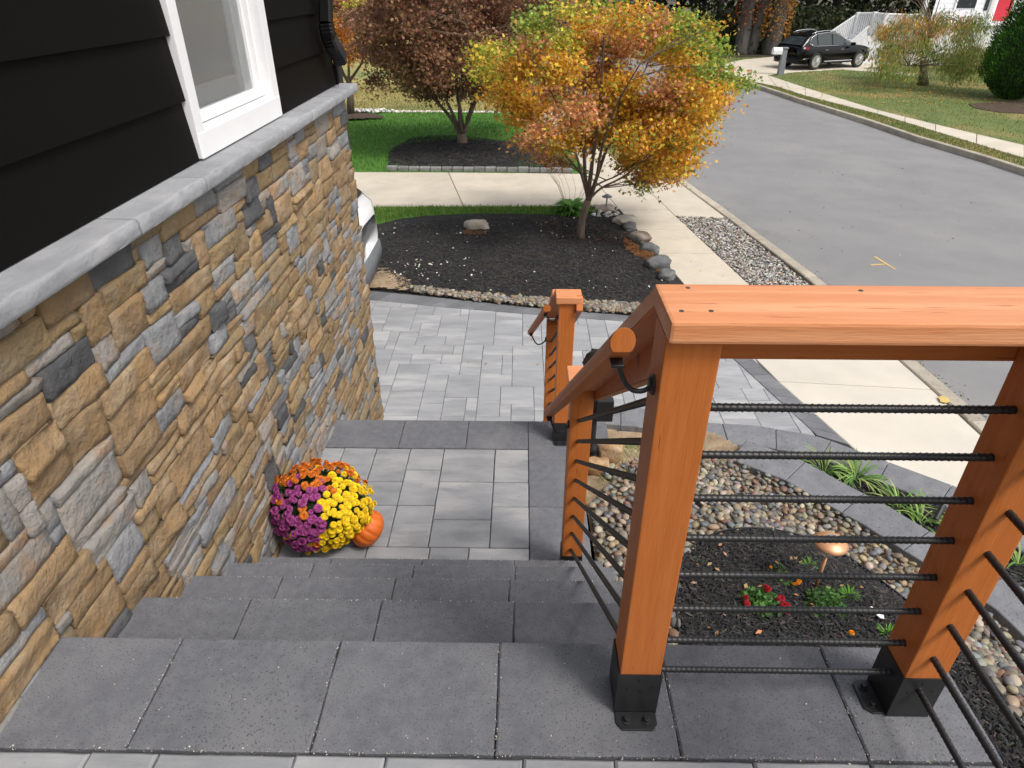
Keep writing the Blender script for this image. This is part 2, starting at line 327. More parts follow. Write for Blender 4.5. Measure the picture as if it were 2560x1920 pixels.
def chips(name, poly, z, n, size, cols, parent=None, lift=.01):
    p = sample(poly, n); zz = np.full(n, z) if np.isscalar(z) else z(p)
    T = np.array([(-.09, -.5, 0), (.1, -.45, .02), (.08, .5, 0), (-.07, .5, .03), (0, 0, .16)]); Fc = np.array([(0, 1, 4), (1, 2, 4), (2, 3, 4), (3, 0, 4)])
    a = rng.random(n)*6.283; til = rng.normal(0, .25, n); s_ = size*(.4+rng.random(n)); ca, sa = np.cos(a), np.sin(a)
    X = T[None, :, 0]*s_[:, None]*(.6+rng.random(n)[:, None]); Y = T[None, :, 1]*s_[:, None]; Z = T[None, :, 2]*s_[:, None]+Y*til[:, None]
    V = np.stack([p[:, 0, None]+X*ca[:, None]-Y*sa[:, None], p[:, 1, None]+X*sa[:, None]+Y*ca[:, None], zz[:, None]+Z+lift*rng.random(n)[:, None]], 2)
    return npmesh(name, V.reshape(-1, 3), (Fc[None]+np.arange(n)[:, None, None]*5).reshape(-1, 3), M['chip'], parent, cols=np.repeat(pick(cols, n, .3), 5, 0))
def ico(sub=1):
    bm = bmesh.new(); bmesh.ops.create_icosphere(bm, subdivisions=sub, radius=1); bm.verts.index_update()
    r = (np.array([v.co[:] for v in bm.verts]), np.array([[v.index for v in f.verts] for f in bm.faces])); bm.free(); return r
ICO1, ICO2, ICO3 = ico(1), ico(2), ico(3)
def stones(name, pos, rad, cols, mat, parent=None, flat=.6, lump=.12, I=None, smooth=True):
    T, Fc = I or ICO1; n = len(pos); k = len(T)
    s_ = np.stack([rad*(1+.35*rng.random(n)), rad*(.75+.25*rng.random(n)), rad*flat*(.75+.4*rng.random(n))], 1)
    V = T[None]*(1+rng.normal(0, lump, (n, k, 1)))*s_[:, None, :]
    a = rng.random(n)*6.283; ti = rng.normal(0, .25, n); ca, sa = np.cos(a)[:, None], np.sin(a)[:, None]
    x, y, z_ = V[..., 0], V[..., 1], V[..., 2]; z_ = z_+x*ti[:, None]
    V = np.stack([x*ca-y*sa, x*sa+y*ca, z_], 2)+pos[:, None, :]
    return npmesh(name, V.reshape(-1, 3), (Fc[None]+np.arange(n)[:, None, None]*k).reshape(-1, 3), mat, parent, smooth, cols=np.repeat(cols, k, 0))
def rock(name, c, sx, sy, sz, mat, rz=0, seed=0, parent=None):
    T, Fc = ICO3; vs = []
    for t in T:
        v = Vector(t); k = 1+.30*noise.noise(v*1.3+Vector((seed*7.1, 0, 0)))+.10*noise.noise(v*3.5+Vector((0, seed*3.3, 0)))
        q = [max(-.82, min(.78, a+.12*noise.noise(v*2.+Vector((seed, 5, 0))))) for a in v]; k += .05*noise.noise(v*9+Vector((seed, 0, 0)))
        vs.append((q[0]*sx*k*1.25, q[1]*sy*k*1.25, q[2]*sz*k*1.25))
    o = mesh(name, vs, [tuple(f) for f in Fc], mat, parent, True); o.location = c; o.rotation_euler = (0, 0, rz); return o

# ================================================================== SETTING
g = MB(); g.add([(-250, -60, G-.14), (250, -60, G-.14), (250, 400, G-.14), (-250, 400, G-.14)], [(0, 1, 2, 3)])
struct(g.build('ground', M['soil']), 'brown earth under and around everything')
# --- street -----------------------------------------------------------------------
RZ = G-.10
near = P([(2455, 1075), (2264, 908), (2038, 710), (1817, 542.5), (1687, 447)], RZ)
far = P([(2560, 440), (2464, 408), (2286, 354), (2160, 310), (2043, 272.6), (1991, 256), (1878, 217)], RZ)
far = [(far[0][0]+1.0, far[0][1]-9), (far[0][0]+.5, far[0][1]-4)]+far
near = [(4.35, -3), (4.2, 1)]+near+[(2.2, 20), (.2, 37)]
far_end = [(7.9, 29.0), (6.6, 36.0), (4.5, 41.0), (-60, 47)]
road = near+[(-1.5, 40.), (-60, 42)]+far_end[::-1]+far[::-1]
o = struct(MB().prism(road, RZ-.03, RZ).build('road', M['asphalt']), 'grey asphalt street')
def strip(name, line, w, z0, z1, mat, side=1, parent=None, step=3.0, ch=.012):
    """kerb-like sections along a polyline"""
    t = parent or empty(name)
    pts = [Vector((*p, 0)) for p in line]; segs = []
    for a, b in zip(pts, pts[1:]):
        n = max(1, round((b-a).length/step))
        for k in range(n): segs.append((a.lerp(b, k/n), a.lerp(b, (k+1)/n)))
    nrm = []
    for a, b in segs:
        d = (b-a).normalized(); nrm.append(Vector((-d.y, d.x, 0))*side)
    for i, (a, b) in enumerate(segs):
        n0 = (nrm[i]+(nrm[i-1] if i else nrm[i])).normalized(); n1 = (nrm[i]+(nrm[i+1] if i+1 < len(segs) else nrm[i])).normalized()
        d = (b-a).normalized()*.004
        q = [(a+d)[:2], (b-d)[:2], (b-d+n1*w)[:2], (a+d+n0*w)[:2]]
        MB().prism(q, z0, z1, ch).build('curb_section', mat, t)
    return t
c = strip('curb', near[:-1], .16, RZ-.02, G+.012, M['curb'], 1); struct(c, 'near kerb')
c = strip('curb', far+[(8.05, 28.6)], .14, RZ-.02, G+.03, M['curb'], -1); struct(c, 'far kerb')
# yellow utility marks sprayed on the road and a stain on the kerb
def paint(name, a, b, w, z, parent=None):
    a = Vector(a); b = Vector(b); d = (b-a).normalized(); n = Vector((-d.y, d.x))*w
    return MB().prism([tuple(a+n), tuple(a-n), tuple(b-n*.6), tuple(b+n*.6)], z-.002, z).build(name, M['paint_yellow'], parent)
t = empty('utility_marking', at(2205, 660, z=RZ)); tag(t, 'small yellow arrow-like mark sprayed on the grey street', 'road marking')
for a, b in (((2186, 641), (2238, 673)), ((2177, 662), (2213, 660))):
    p = P([a, b], RZ+.004); place(paint('painted_line', p[0], p[1], .022, RZ+.004), t)
q = P([(2345, 992), (2356, 989), (2370, 994), (2374, 1004), (2366, 1007), (2352, 1004)], G+.016)
tag(MB().prism(q, G+.013, G+.016).build('kerb_paint', M['paint_yellow']), 'orange-yellow paint stain on the near kerb', 'paint mark')

# --- near sidewalk and aprons --------------------------------------------------------
Lw = [Vector((*p, 0)) for p in P([(1472, 434), (1643, 632)], G)]; Rw = [Vector((*p, 0)) for p in P([(1617, 473), (1878, 716)], G)]
def online(Ln, y): a, b = Ln; return a.lerp(b, (y-a.y)/(b.y-a.y)).x
sw = struct(empty('sidewalk'), 'near concrete pavement')
ys = [P([(1560, yy)], G)[0][1] for yy in (632, 573, 525, 486)]
stp = (ys[-1]-ys[0])/3
ys = [ys[0]-stp]+ys+[ys[-1]+stp*k for k in range(1, 14)]; ys[0] = 7.35
for a, b in zip(ys, ys[1:]):
    MB().prism([(online(Lw, a), a+.010), (online(Rw, a), a+.010), (online(Rw, b), b-.010), (online(Lw, b), b-.010)], G-.1, G, .006).build('concrete_slab', M['concrete'], sw)
def nin(y):  # kerb back edge x at y
    for a, b in zip(near, near[1:]):
        if a[1] <= y <= b[1]: return a[0]+(b[0]-a[0])*(y-a[1])/(b[1]-a[1])-.165
    return near[-1][0]-.165
drv = struct(empty('driveway'), 'beige concrete drive of the next house')
dn = P([(913, 524), (1160, 518), (1386, 516.5)], G); df = P([(898, 427), (1121, 431), (1425, 434)], G)
yN, yF = dn[1][1], df[1][1]
MB().prism([(-9, yN-.15), (dn[1][0]-.006, dn[1][1]), (df[1][0]-.006, df[1][1]), (-9, yF-.05)], G-.1, G, .006).build('concrete_slab', M['concrete'], drv)
MB().prism([(dn[1][0]+.006, dn[1][1]), (online(Lw, dn[2][1])-.006, dn[2][1]), (online(Lw, df[2][1])-.006, df[2][1]), (df[1][0]+.006, df[1][1])], G-.1, G, .006).build('concrete_slab', M['concrete'], drv)
y0, y1 = P([(1750, 540)], G)[0][1], yF+.3
MB().prism([(online(Rw, y0)+.006, y0), (nin(y0), y0-.1), (nin(y1), y1), (online(Rw, y1)+.006, y1)], G-.1, G, .006).build('concrete_slab', M['concrete'], drv)
yG1 = 7.35
# gravel verge
gv = [(online(Rw, yG1)+.01, yG1), (nin(yG1), yG1-.2), (nin(y0), y0-.11), (online(Rw, y0)+.01, y0-.01)]
vg = MB().prism(gv, G-.1, G-.02).build('verge_bed', M['joint']); struct(vg, 'strip of ground under the pale gravel')
n = 5200; p = sample(gv, n); r_ = .010+.016*rng.random(n)**1.5
cc = pick([(.42, .40, .38), (.52, .50, .47), (.30, .285, .27), (.38, .32, .25), (.20, .18, .165), (.58, .56, .53)], n, .15)
o = stones('verge_gravel', np.column_stack([p, G-.012+.016*rng.random(n)]), r_, cc, M['gravel'], flat=.55, lump=.1, smooth=False)
tag(o, 'pale grey and white gravel strip between pavement and kerb', 'gravel', kind='stuff')
tag(chips('verge_debris', gv, G+.004, 500, .05, [(.12, .08, .05), (.2, .13, .08), (.06, .05, .04)]), 'brown twigs and leaf bits lying among the verge gravel', 'leaf litter', kind='stuff')
# own apron (pale concrete)
band_o = P([(1779, 806), (1889, 904), (2123, 1112)], G); band_i = P([(1735, 808), (1843, 904), (2043, 1088)], G)
ap = struct(empty('concrete_apron'), 'pale concrete apron between paved walk and street')
def bo(y):
    (x0, a0), (x1, a1) = band_o[0], band_o[-1]; return x0+(x1-x0)*(y-a0)/(a1-a0)
yj = [7.33, P([(1949, 952)], G)[0][1], 3.4, .9, -1.5]; yk = [7.15, P([(2303, 972)], G)[0][1], 3.2, .7, -1.7]
for i in range(4):
    xo = lambda y: max(bo(y), 2.0)+.01
    MB().prism([(xo(yj[i+1]), yj[i+1]+.006), (nin(yk[i+1]), yk[i+1]+.006), (nin(yk[i]), yk[i]-.006), (xo(yj[i]) if i else online(Lw, 7.3), yj[i]-.006)], G-.1, G-.003, .006).build('concrete_slab', M['concrete2'], ap)
# --- lower paved walk ----------------------------------------------------------------
walk = struct(empty('paved_walk'), 'light grey paved walk below the steps')
sol_t = P([(943, 728), (1104, 744.5), (1320.8, 768.4), (1577, 789), (1779, 806)], G); sol_l = P([(947.6, 751), (1104, 767), (1320.8, 784.5), (1559.5, 802.7), (1735, 817)], G)
sol_t = [(-7.5, sol_t[0][1]+1.15)]+sol_t; sol_l = [(-7.5, sol_l[0][1]+1.15)]+sol_l
reg = sol_l[:-1]+[band_i[0]]+band_i[1:]+[(2.5, 3.9), (-7.5, 3.9)]
MB().prism([(x, y) for x, y in sol_t]+[band_o[1], band_o[2], (2.85, 3.9), (-7.5, 3.9)], G-.1, G-.02).build('joint_bed', M['joint'], walk)
def paving(parent, name, mat, x0, x1, y0, y1, u, z, keep, th=.04, seed=3, gap=.0035, ch=.004, jz=.0012):
    R = random.Random(seed); nx = int((x1-x0)/u+.5); ny = int((y1-y0)/u+.5); occ = np.zeros((nx, ny), bool); cnt = 0; out = []
    shp = [(3, 3), (3, 2), (2, 3), (2, 2), (3, 2), (3, 3), (3, 2)]
    for j in range(ny):
        for i in range(nx):
            if occ[i, j]: continue
            R.shuffle(shp); done = None
            for w, h in shp+[(2, 1), (1, 2), (1, 1)]:
                if i+w <= nx and j+h <= ny and not occ[i:i+w, j:j+h].any(): done = (w, h); break
            w, h = done; occ[i:i+w, j:j+h] = True
            a, b, c_, d = x0+i*u+gap/2, x0+(i+w)*u-gap/2, y0+j*u+gap/2, y0+(j+h)*u-gap/2
            if keep((a+b)/2, (c_+d)/2): out.append((a, b, c_, d))
    for a, b, c_, d in out:
        q = [(x+R.uniform(-.001, .001), y+R.uniform(-.001, .001)) for x, y in ((a, c_), (b, c_), (b, d), (a, d))]
        MB().prism(q, z-th, z+R.uniform(-jz, jz), ch).build(name, mat, parent)
    return out
rp = np.array(reg)
paving(walk, 'paver', M['paver_low'], -3.9, 2.5, 4.25, 7.45, .1035, G-.006, lambda x, y: inpoly(np.array([(x+a_, y+b_) for a_ in (-.12, .12) for b_ in (-.12, .12)]), reg).any(), seed=5, ch=.003)
def band(parent, outer, inner, w, name, mat, z):
    """soldier course between two polylines"""
    def along(pl, s):
        for a, b in zip(pl, pl[1:]):
            l = math.hypot(b[0]-a[0], b[1]-a[1])
            if s <= l or (b == pl[-1]): return (a[0]+(b[0]-a[0])*s/l, a[1]+(b[1]-a[1])*s/l)
            s -= l
    Lo = sum(math.dist(a, b) for a, b in zip(outer, outer[1:])); Li = sum(math.dist(a, b) for a, b in zip(inner, inner[1:])); n = round(Lo/w)
    for k in range(n):
        e = .0025; s0, s1 = k/n, (k+1)/n
        q = [along(outer, s0*Lo+e), along(outer, s1*Lo-e), along(inner, s1*Li-e), along(inner, s0*Li+e)]
        MB().prism(q, z-.04, z+random.uniform(-.001, .001), .003).build(name, mat, parent)
band(walk, sol_t, sol_l, .172, 'border_paver', M['border'], G)
band(walk, [(band_o[0][0], band_o[0][1]-.0)]+band_o[1:], [(band_i[0][0]+.0, band_i[0][1]-.16)]+band_i[1:], .153, 'border_paver', M['border'], G+.001)

# --- far side of the street ------------------------------------------------------------
fw_u = P([(2560, 365), (2338, 312.5), (2194, 276.7), (2122, 257), (2013, 220.6), (1919, 189), (1800, 152)], G); fw_l = P([(2560, 397), (2338, 330), (2194, 286), (2085, 266), (2013, 240.5), (1941, 217), (1800, 170)], G)
fw_l[3] = tuple((np.array(fw_l[2])*.45+np.array(fw_l[4])*.55)); fw_u[3] = tuple((np.array(fw_u[2])*.55+np.array(fw_u[4])*.45))
fw_u = [(fw_u[0][0]+1.0, fw_u[0][1]-9)]+fw_u[:-1]+[(8.8, 31.0)]; fw_l = [(fw_l[0][0]+1.0, fw_l[0][1]-9)]+fw_l[:-1]+[(8.0, 29.8)]
fs = struct(empty('sidewalk'), 'far concrete pavement across the street')
for i in range(len(fw_u)-1):
    n = max(1, round(math.dist(fw_u[i], fw_u[i+1])/1.5))
    for k in range(n):
        A = lambda pl, s: (pl[i][0]+(pl[i+1][0]-pl[i][0])*s, pl[i][1]+(pl[i+1][1]-pl[i][1])*s)
        MB().prism([A(fw_l, k/n+.004), A(fw_l, (k+1)/n-.004), A(fw_u, (k+1)/n-.004), A(fw_u, k/n+.004)][::-1], G-.1, G+.02, .006).build('concrete_slab', M['concrete'], fs)
sdp = P([(1782, 166), (1861, 150), (1934, 143), (1990, 141), (2120, 140), (2223, 161), (2180, 170), (2129, 173), (1991, 181), (1919, 189)], G)
struct(MB().prism([(7.5, 29.8)]+sdp+[(9.1, 29.2)], G-.1, G+.026, .006).build('driveway', M['concrete']), 'pale concrete drive under the black car')
gpth = P([(2100, 171.5), (2185, 173), (2290, 186), (2330, 194), (2300, 194), (2205, 182), (2110, 176)], G)
yard = fw_u+[(8.8, 46), (60, 46), (60, 3)]
struct(MB().prism(yard, G-.12, G+.012).build('far_lawn', M['lawn_far']), 'olive lawn across the street')
verge = [(x+.13, y) for x, y in far]+[(8.0, 29.5)]+[(x-.005, y) for x, y in fw_l[::-1]]
struct(MB().prism(verge, G-.12, G+.008).build('verge_lawn', M['lawn_far']), 'grass verge between far kerb and pavement')
struct(MB().prism(P([(2100, 171.5), (2185, 173), (2290, 186), (2330, 194), (2300, 194), (2205, 182), (2110, 176)], G), G-.1, G+.022).build('garden_path', M['concrete']), 'narrow concrete path behind the weeping tree')
ol = [(.18, .21, .05), (.12, .17, .035), (.23, .22, .07), (.10, .15, .03), (.28, .23, .08), (.14, .20, .04)]
tag(blades('lawn_grass', yard[:8]+[(8.8, 38), (24, 38), (24, 8)], G+.012, 42000, .045, ol, .009, excl=[[(7.5, 29.8)]+sdp+[(9.1, 29.2)], gpth]), 'olive autumn grass of the lawn across the street', 'grass', kind='stuff')
tag(blades('verge_grass', verge, G+.008, 12000, .04, ol+[(.30, .21, .09)], .008), 'dry brownish grass of the narrow strip along the far kerb', 'grass', kind='stuff')
# --- near lawns -------------------------------------------------------------------------
yl = P([(1000, 281)], G)[0][1]
gl = [(-9, yF-.04), (df[2][0]+.1, yF+.01), (online(Lw, yF), yF), (online(Lw, yl), yl), (-9, yl)]
struct(MB().prism(gl, G-.12, G+.004).build('green_lawn', M['lawn']), 'bright green lawn beyond the beige drive')
dl = [(-60, yl), (online(Lw, yl), yl), (-1.2, 36), (-2.5, 38.8), (-60, 40.8)]
struct(MB().prism(dl, G-.12, G+.002).build('dry_lawn', M['lawn_dry']), 'yellowish dry lawn beyond the green one')
struct(MB().prism([(-60, 48), (5, 42), (8.3, 31.6), (8.8, 46), (-60, 90)], G-.12, G+.0).build('meadow', M['lawn_dry']), 'tan grass field behind the street bend')
tag(blades('lawn_grass', gl, G+.004, 42000, .05, [(.10, .27, .03), (.07, .20, .02), (.14, .30, .04), (.06, .16, .018)], .007), 'short bright green grass of the lawn beyond the drive', 'grass', kind='stuff')
tag(blades('lawn_grass', [(-9, yl), (1, yl), (1, yl+6.5), (-9, yl+6.5)], G+.002, 15000, .06, [(.30, .25, .09), (.2, .2, .06), (.36, .27, .11)], .011), 'dry yellow grass beyond the row of white stones', 'grass', kind='stuff')
n = 420; xs = np.linspace(-5.2, .6, n); cc = pick([(.7, .68, .62), (.55, .5, .42)], n)
tag(stones('stone_edging', np.column_stack([xs, yl+rng.normal(0, .05, n), np.full(n, G+.02)]), .03+.03*rng.random(n), cc, M['gravel'], smooth=False), 'thin line of small white stones between green and dry lawn', 'stone edging', kind='stuff')
# grass strip + front bed
fb = P([(925, 572), (940, 563), (995, 549), (1060, 540), (1190, 535), (1321, 536), (1442, 539), (1490, 537), (1538, 556), (1590, 590), (1632, 638), (1652, 677), (1672, 712)], G)
gs = [(-5.5, yN-.16), (dn[1][0], yN-.01), (online(Lw, dn[2][1])-.35, dn[2][1]-.01)]+[(x, y+.01) for x, y in fb[7:0:-1]]+[(fb[0][0], fb[0][1]), (-5.5, 9.3)]
struct(MB().prism(gs, G-.12, G+.012).build('grass_strip', M['lawn']), 'narrow green grass strip along the beige drive')
tag(blades('strip_grass', gs, G+.012, 26000, .05, [(.11, .25, .035), (.08, .19, .025), (.16, .28, .05), (.22, .25, .07)], .005), 'short green grass between the drive and the dark bed', 'grass', kind='stuff')
base_l = [(sol_t[i][0], sol_t[i][1]+.004) for i in range(1, 6)]
fbp = fb+[(online(Lw, 7.35)-.0, 7.35), (band_o[0][0], band_o[0][1]+.02)]+base_l[::-1][1:]+[(-4.6, base_l[0][1]+.6), (-4.6, 9.3)]
xc = online(Lw, 8.2)
struct(MB().prism([fb[6], (online(Lw, dn[2][1])-.36, dn[2][1]-.01), (online(Lw, dn[2][1])-.01, dn[2][1]-.01), (online(Lw, 7.36)-.01, 7.36), fb[12], fb[11], fb[10], fb[9], fb[8]][::-1], G-.12, G+.006).build('bed_margin', M['mulch']), 'mulch margin along the pavement')
vq = [(online(Rw, y1)+.01, y1+.01), (nin(y1), y1+.01), (nin(19.5), 19.5), (.0+.3, 36.6), (-.9, 36.5), (online(Rw, 19.5)+.01, 19.5)]
struct(MB().prism(vq, G-.12, G+.004).build('verge_lawn', M['lawn_far']), 'grass verge beyond the drive')
# gently mounded bed surface
def mound(poly, z, hgt, step, name, mat, c0, rad):
    lo = np.array(poly).min(0); hi = np.array(poly).max(0); xs = np.arange(lo[0], hi[0]+step, step); ysx = np.arange(lo[1], hi[1]+step, step)
    def f(p): 
        d = np.sqrt(((p[:, 0]-c0[0])/rad[0])**2+((p[:, 1]-c0[1])/rad[1])**2); return z+hgt*np.clip(1-d, 0, 1)**.8
    X, Y = np.meshgrid(xs, ysx); q = np.column_stack([X.ravel(), Y.ravel()]); ins = inpoly(q, poly).reshape(X.shape)
    zz = f(q)+rng.normal(0, .004, len(q)); nx = len(xs); Fq = []
    for j in range(len(ysx)-1):
        for i in range(nx-1):
            if ins[j, i] and ins[j, i+1] and ins[j+1, i] and ins[j+1, i+1]: Fq.append((j*nx+i, j*nx+i+1, (j+1)*nx+i+1, (j+1)*nx+i))
    o = npmesh(name, np.column_stack([q, zz]), np.array(Fq), mat, None, True); return o, f
struct(MB().prism(fbp, G-.12, G+.004).build('bed_base', M['mulch']), 'dark ground of the front mulch bed')
o, fz = mound(fbp, G-.005, .10, .05, 'front_bed', M['mulch'], (-.3, 8.7), (2.4, 1.9)); struct(o, 'mounded black mulch of the front bed')
dk = [(.013, .013, .014), (.022, .021, .021), (.009, .009, .010), (.030, .028, .027), (.012, .012, .012), (.055, .048, .042)]
tag(chips('mulch_chips', fbp, lambda p: fz(p)+.003, 34000, .04, dk), 'shredded black mulch covering the bed under the orange maple', 'mulch', kind='stuff')
sand = P([(925, 650), (955, 655), (1000, 690), (1077, 725), (1104, 742), (1017, 733), (943, 727), (900, 725)], G)
o, sz = mound(sand, G+.01, .04, .03, 'sandy_patch', M['dirt'], (-1.7, 7.9), (.9, .9)); struct(o, 'bare sandy ground at the edge of the front bed')
sp = P([(1020, 722), (1077, 726), (1190, 741), (1320, 750), (1450, 757), (1538, 762), (1595, 768), (1700, 778), (1700, 798), (1577, 788), (1451, 778), (1320.8, 767.4), (1190.6, 754), (1104, 743.5), (1040, 735)], G)
n = 1500; p = sample(sp, n)
tag(stones('pebble_strip', np.column_stack([p, G+.02+.03*rng.random(n)]), .016+.018*rng.random(n), pick([(.27, .235, .18), (.33, .30, .25), (.21, .18, .14), (.28, .20, .12), (.18, .17, .16)], n), M['gravel'], I=ICO2), 'pale rounded pebbles along the dark border of the paved walk', 'pebbles', kind='stuff')
wp = np.concatenate([sample(P([(960, 655), (1190, 660), (1180, 715), (1000, 710)], G), 45), sample(fbp, 80)]); n = len(wp)
tag(stones('white_pebbles', np.column_stack([wp, fz(wp)+.012]), .008+.012*rng.random(n)**2, pick([(.75, .74, .70), (.6, .57, .5)], n), M['gravel']), 'little white pebbles strewn over the black mulch', 'pebbles', kind='stuff')
ned = np.concatenate([sample(P([(1560, 600), (1632, 640), (1650, 690), (1620, 660), (1565, 632)], G), 1500), sample(P([(1155, 585), (1222, 588), (1215, 600), (1160, 598)], G), 250), sample(P([(1330, 540), (1530, 545), (1580, 600), (1480, 620), (1350, 600)], G), 350)]); n = len(ned)
tag(scatter('fallen_needles', np.column_stack([ned, fz(ned)+.02+.01*rng.random(n)]), .03+.02*rng.random(n), pick([(.30, .13, .05), (.22, .11, .05), (.38, .20, .08)], n), 'narrow', M['leaf'], up=2.), 'rust-brown fallen leaves lying on the mulch near the rocks', 'leaf litter', kind='stuff')
# far bed with tumbled edging blocks
fe = P([(968, 426), (973, 390), (987, 369), (1026, 347), (1082, 340), (1138, 339), (1277, 356), (1364, 370), (1425, 412), (1432, 426)], G)
o, f2 = mound(fe, G+.005, .16, .07, 'maple_bed', M['mulch'], (-1.2, 15.2), (2.0, 1.5)); struct(o, 'black mulch bed under the dark red maple')
struct(MB().prism(fe, G-.12, G+.008).build('maple_bed_base', M['mulch']))
tag(chips('mulch_chips', fe, lambda p: f2(p)+.004, 9000, .07, dk), 'black mulch under the dark red maple', 'mulch', kind='stuff')
be = P([(968, 426), (1432, 431)], G); n = 17; t = empty('block_edging', (be[0][0], be[0][1], G)); tag(t, 'low row of tumbled grey blocks edging the dark red maple bed', 'edging')
for k in range(n):
    a, b = (be[0][0]+(be[1][0]-be[0][0])*k/n, be[0][1]+(be[1][1]-be[0][1])*k/n), (be[0][0]+(be[1][0]-be[0][0])*(k+1)/n, be[0][1]+(be[1][1]-be[0][1])*(k+1)/n)
    place(MB().box(a[0]+.008, b[0]-.008, a[1]-.07+random.uniform(-.01, .01), a[1]+.07, G, G+.085+random.uniform(-.008, .008), .012).build('block', M['edge_block']), t)
lb = P([(840, 305), (850, 288), (890, 283), (940, 288), (965, 294), (955, 300), (900, 304)], G)
o, f3 = mound(lb, G+.008, .08, .07, 'corner_bed', M['mulch2'], (-4.6, 19.4), (1.3, 1.3)); struct(o, 'brown mulch round the small orange tree')
n = 60; p = np.array(P([(905, 283)], G))+rng.normal(0, (.35, .12), (n, 2))
tag(stones('white_stones', np.column_stack([p, np.full(n, G+.08)]), .04+.04*rng.random(n), pick([(.7, .68, .64)], n), M['gravel']), 'heap of white stones beside the small orange tree', 'stones', kind='stuff')

# ================================================================== LANDING, STEPS, PLATFORM
D0, SW = 1.146, .42
land = struct(empty('landing'), 'top landing of dark slabs'); stairs = struct(empty('stairs'), 'dark slab steps going down'); plat = struct(empty('platform'), 'middle platform of light pavers with dark border')
def slab(parent, x0, x1, y0, y1, z0, z1, name='slab', mat=None, c=.0045):
    R = random.uniform
    q = [(x0+.0006, y0+.0006), (x1-.0006, y0+.0006), (x1-.0006, y1-.0006), (x0+.0006, y1-.0006)]
    b = MB(); n = 9; ring = []
    # slightly ragged edges: subdivide each side
    e = []
    for i in range(4):
        a, c_ = Vector(q[i]), Vector(q[(i+1) % 4]); nn = max(2, int((c_-a).length/.035)); nr = Vector((-(c_-a).y, (c_-a).x)).normalized()
        for k in range(nn): e.append(tuple(a.lerp(c_, k/nn)+nr*(abs(random.gauss(0, .0009)) if k else .002)))
    return b.prism(e, z0, z1+R(-.0008, .0008), c).build(name, mat or M['slab'], parent)
x0 = -.8871
for k in range(-2, 5):
    a, b = x0+k*SW, x0+(k+1)*SW
    if k == -2: a = -1.30
    if k == -1: pass
    b = min(b, 1.094)
    if b-a > .05 and a < 1.09: slab(land, max(a, -1.30), b, D0-.301, D0, RI, 0)
# side border and light paving toward the camera
for k in range(6): slab(land, .79, 1.094, .84-.42*(k+1), .84-.42*k, RI, 0)
ll = [-1.30, -.965, -.81, -.50, -.295, .015, .22, .53, .79]
y = D0-.304
for k in range(len(ll)-1):
    slab(land, ll[k], ll[k+1], y-.21, y, -.06, -.004+.002*(k % 2), 'paver', M['paver'], .006)
    slab(land, ll[k], ll[k+1], y-.52, y-.21, -.06, -.004, 'paver', M['paver'], .006)
    slab(land, ll[k], ll[k+1], y-1.0, y-.52, -.06, -.004, 'paver', M['paver'], .006)
MB().box(-1.28, 1.07, -1.8, D0-.02, G, -.065).build('landing_core', M['mortar'], land)
YS = [1.4506, 1.7216, 1.9749, 2.1988]; XR = [.40, .40, .40, .39]; xs0 = [-.8517, -.8705, -.8517, -.4405-SW]
pv = D0
for i in range(4):
    z1 = RI*(i+1)
    for k in range(-1, 4):
        a, b = xs0[i]+k*SW, xs0[i]+(k+1)*SW
        a = max(a, -1.29); b = min(b, XR[i])
        if b-a > .04: slab(stairs, a, b, pv-.10, YS[i], z1+RI+.003, z1, 'step_slab')
    MB().box(-1.29, XR[i]-.01, pv-.25, YS[i]-.03, G, z1+RI+.001).build('step_core', M['mortar'], stairs)
    pv = YS[i]
Y4 = YS[3]; PB = .0593
for k, (a, b) in enumerate([(-1.29, -.7494), (-.7494, -.3296), (-.3296, PB)]): slab(plat, a, b, 3.3104, 3.6154, 2*PZ/2+RI, PZ)
yb = [3.6154, 3.20, 2.78, 2.37, 2.05]
for a, b in zip(yb, yb[1:]): slab(plat, PB, .374, b, a, PZ+RI, PZ)
g_ = .0035
pvs = [(-.88, -.67, 2.99, 3.305), (-.67, -.46, 3.095, 3.305), (-.46, -.145, 2.99, 3.305), (-.145, PB, 2.99, 3.305), (-.67, -.46, 2.785, 3.095), (-.88, -.67, 2.785, 2.99), (-.46, -.145, 2.675, 2.99), (-.145, PB, 2.78, 2.99),
       (-.67, -.46, 2.47, 2.785), (-.46, -.145, 2.47, 2.675), (-.145, PB, 2.47, 2.78), (-.98, -.67, 2.47, 2.785), (-1.29, -.98, 2.785, 3.0), (-1.29, -1.08, 3.0, 3.305), (-1.08, -.88, 3.0, 3.305), (-.98, -.88, 2.785, 3.0), (-1.29, -.98, 2.47, 2.785),
       (-.77, -.45, 2.26, 2.47), (-.45, -.25, 2.26, 2.47), (-.25, PB, 2.26, 2.47), (-1.09, -.77, 2.26, 2.47), (-1.29, -1.09, 2.26, 2.47)]
for a, b, c_, d in pvs: slab(plat, a+.0008, b-.0008, c_+.001, d-.001, PZ-.06, PZ+random.uniform(-.003, -.001), 'paver', M['paver'], .004)
MB().box(-1.28, .36, 2.1, 3.58, G, PZ-.062).build('platform_core', M['mortar'], plat)
for i, (ya, yb_) in enumerate([(3.58, 3.90), (3.88, 4.19), (4.17, 4.47)]):
    z1 = PZ+RI*(i+1)
    for k in range(5):
        a, b = -1.29+k*.42, min(-1.29+(k+1)*.42, .62); 
        if b-a > .05: slab(stairs, a, b, ya, yb_, G, z1, 'step_slab')

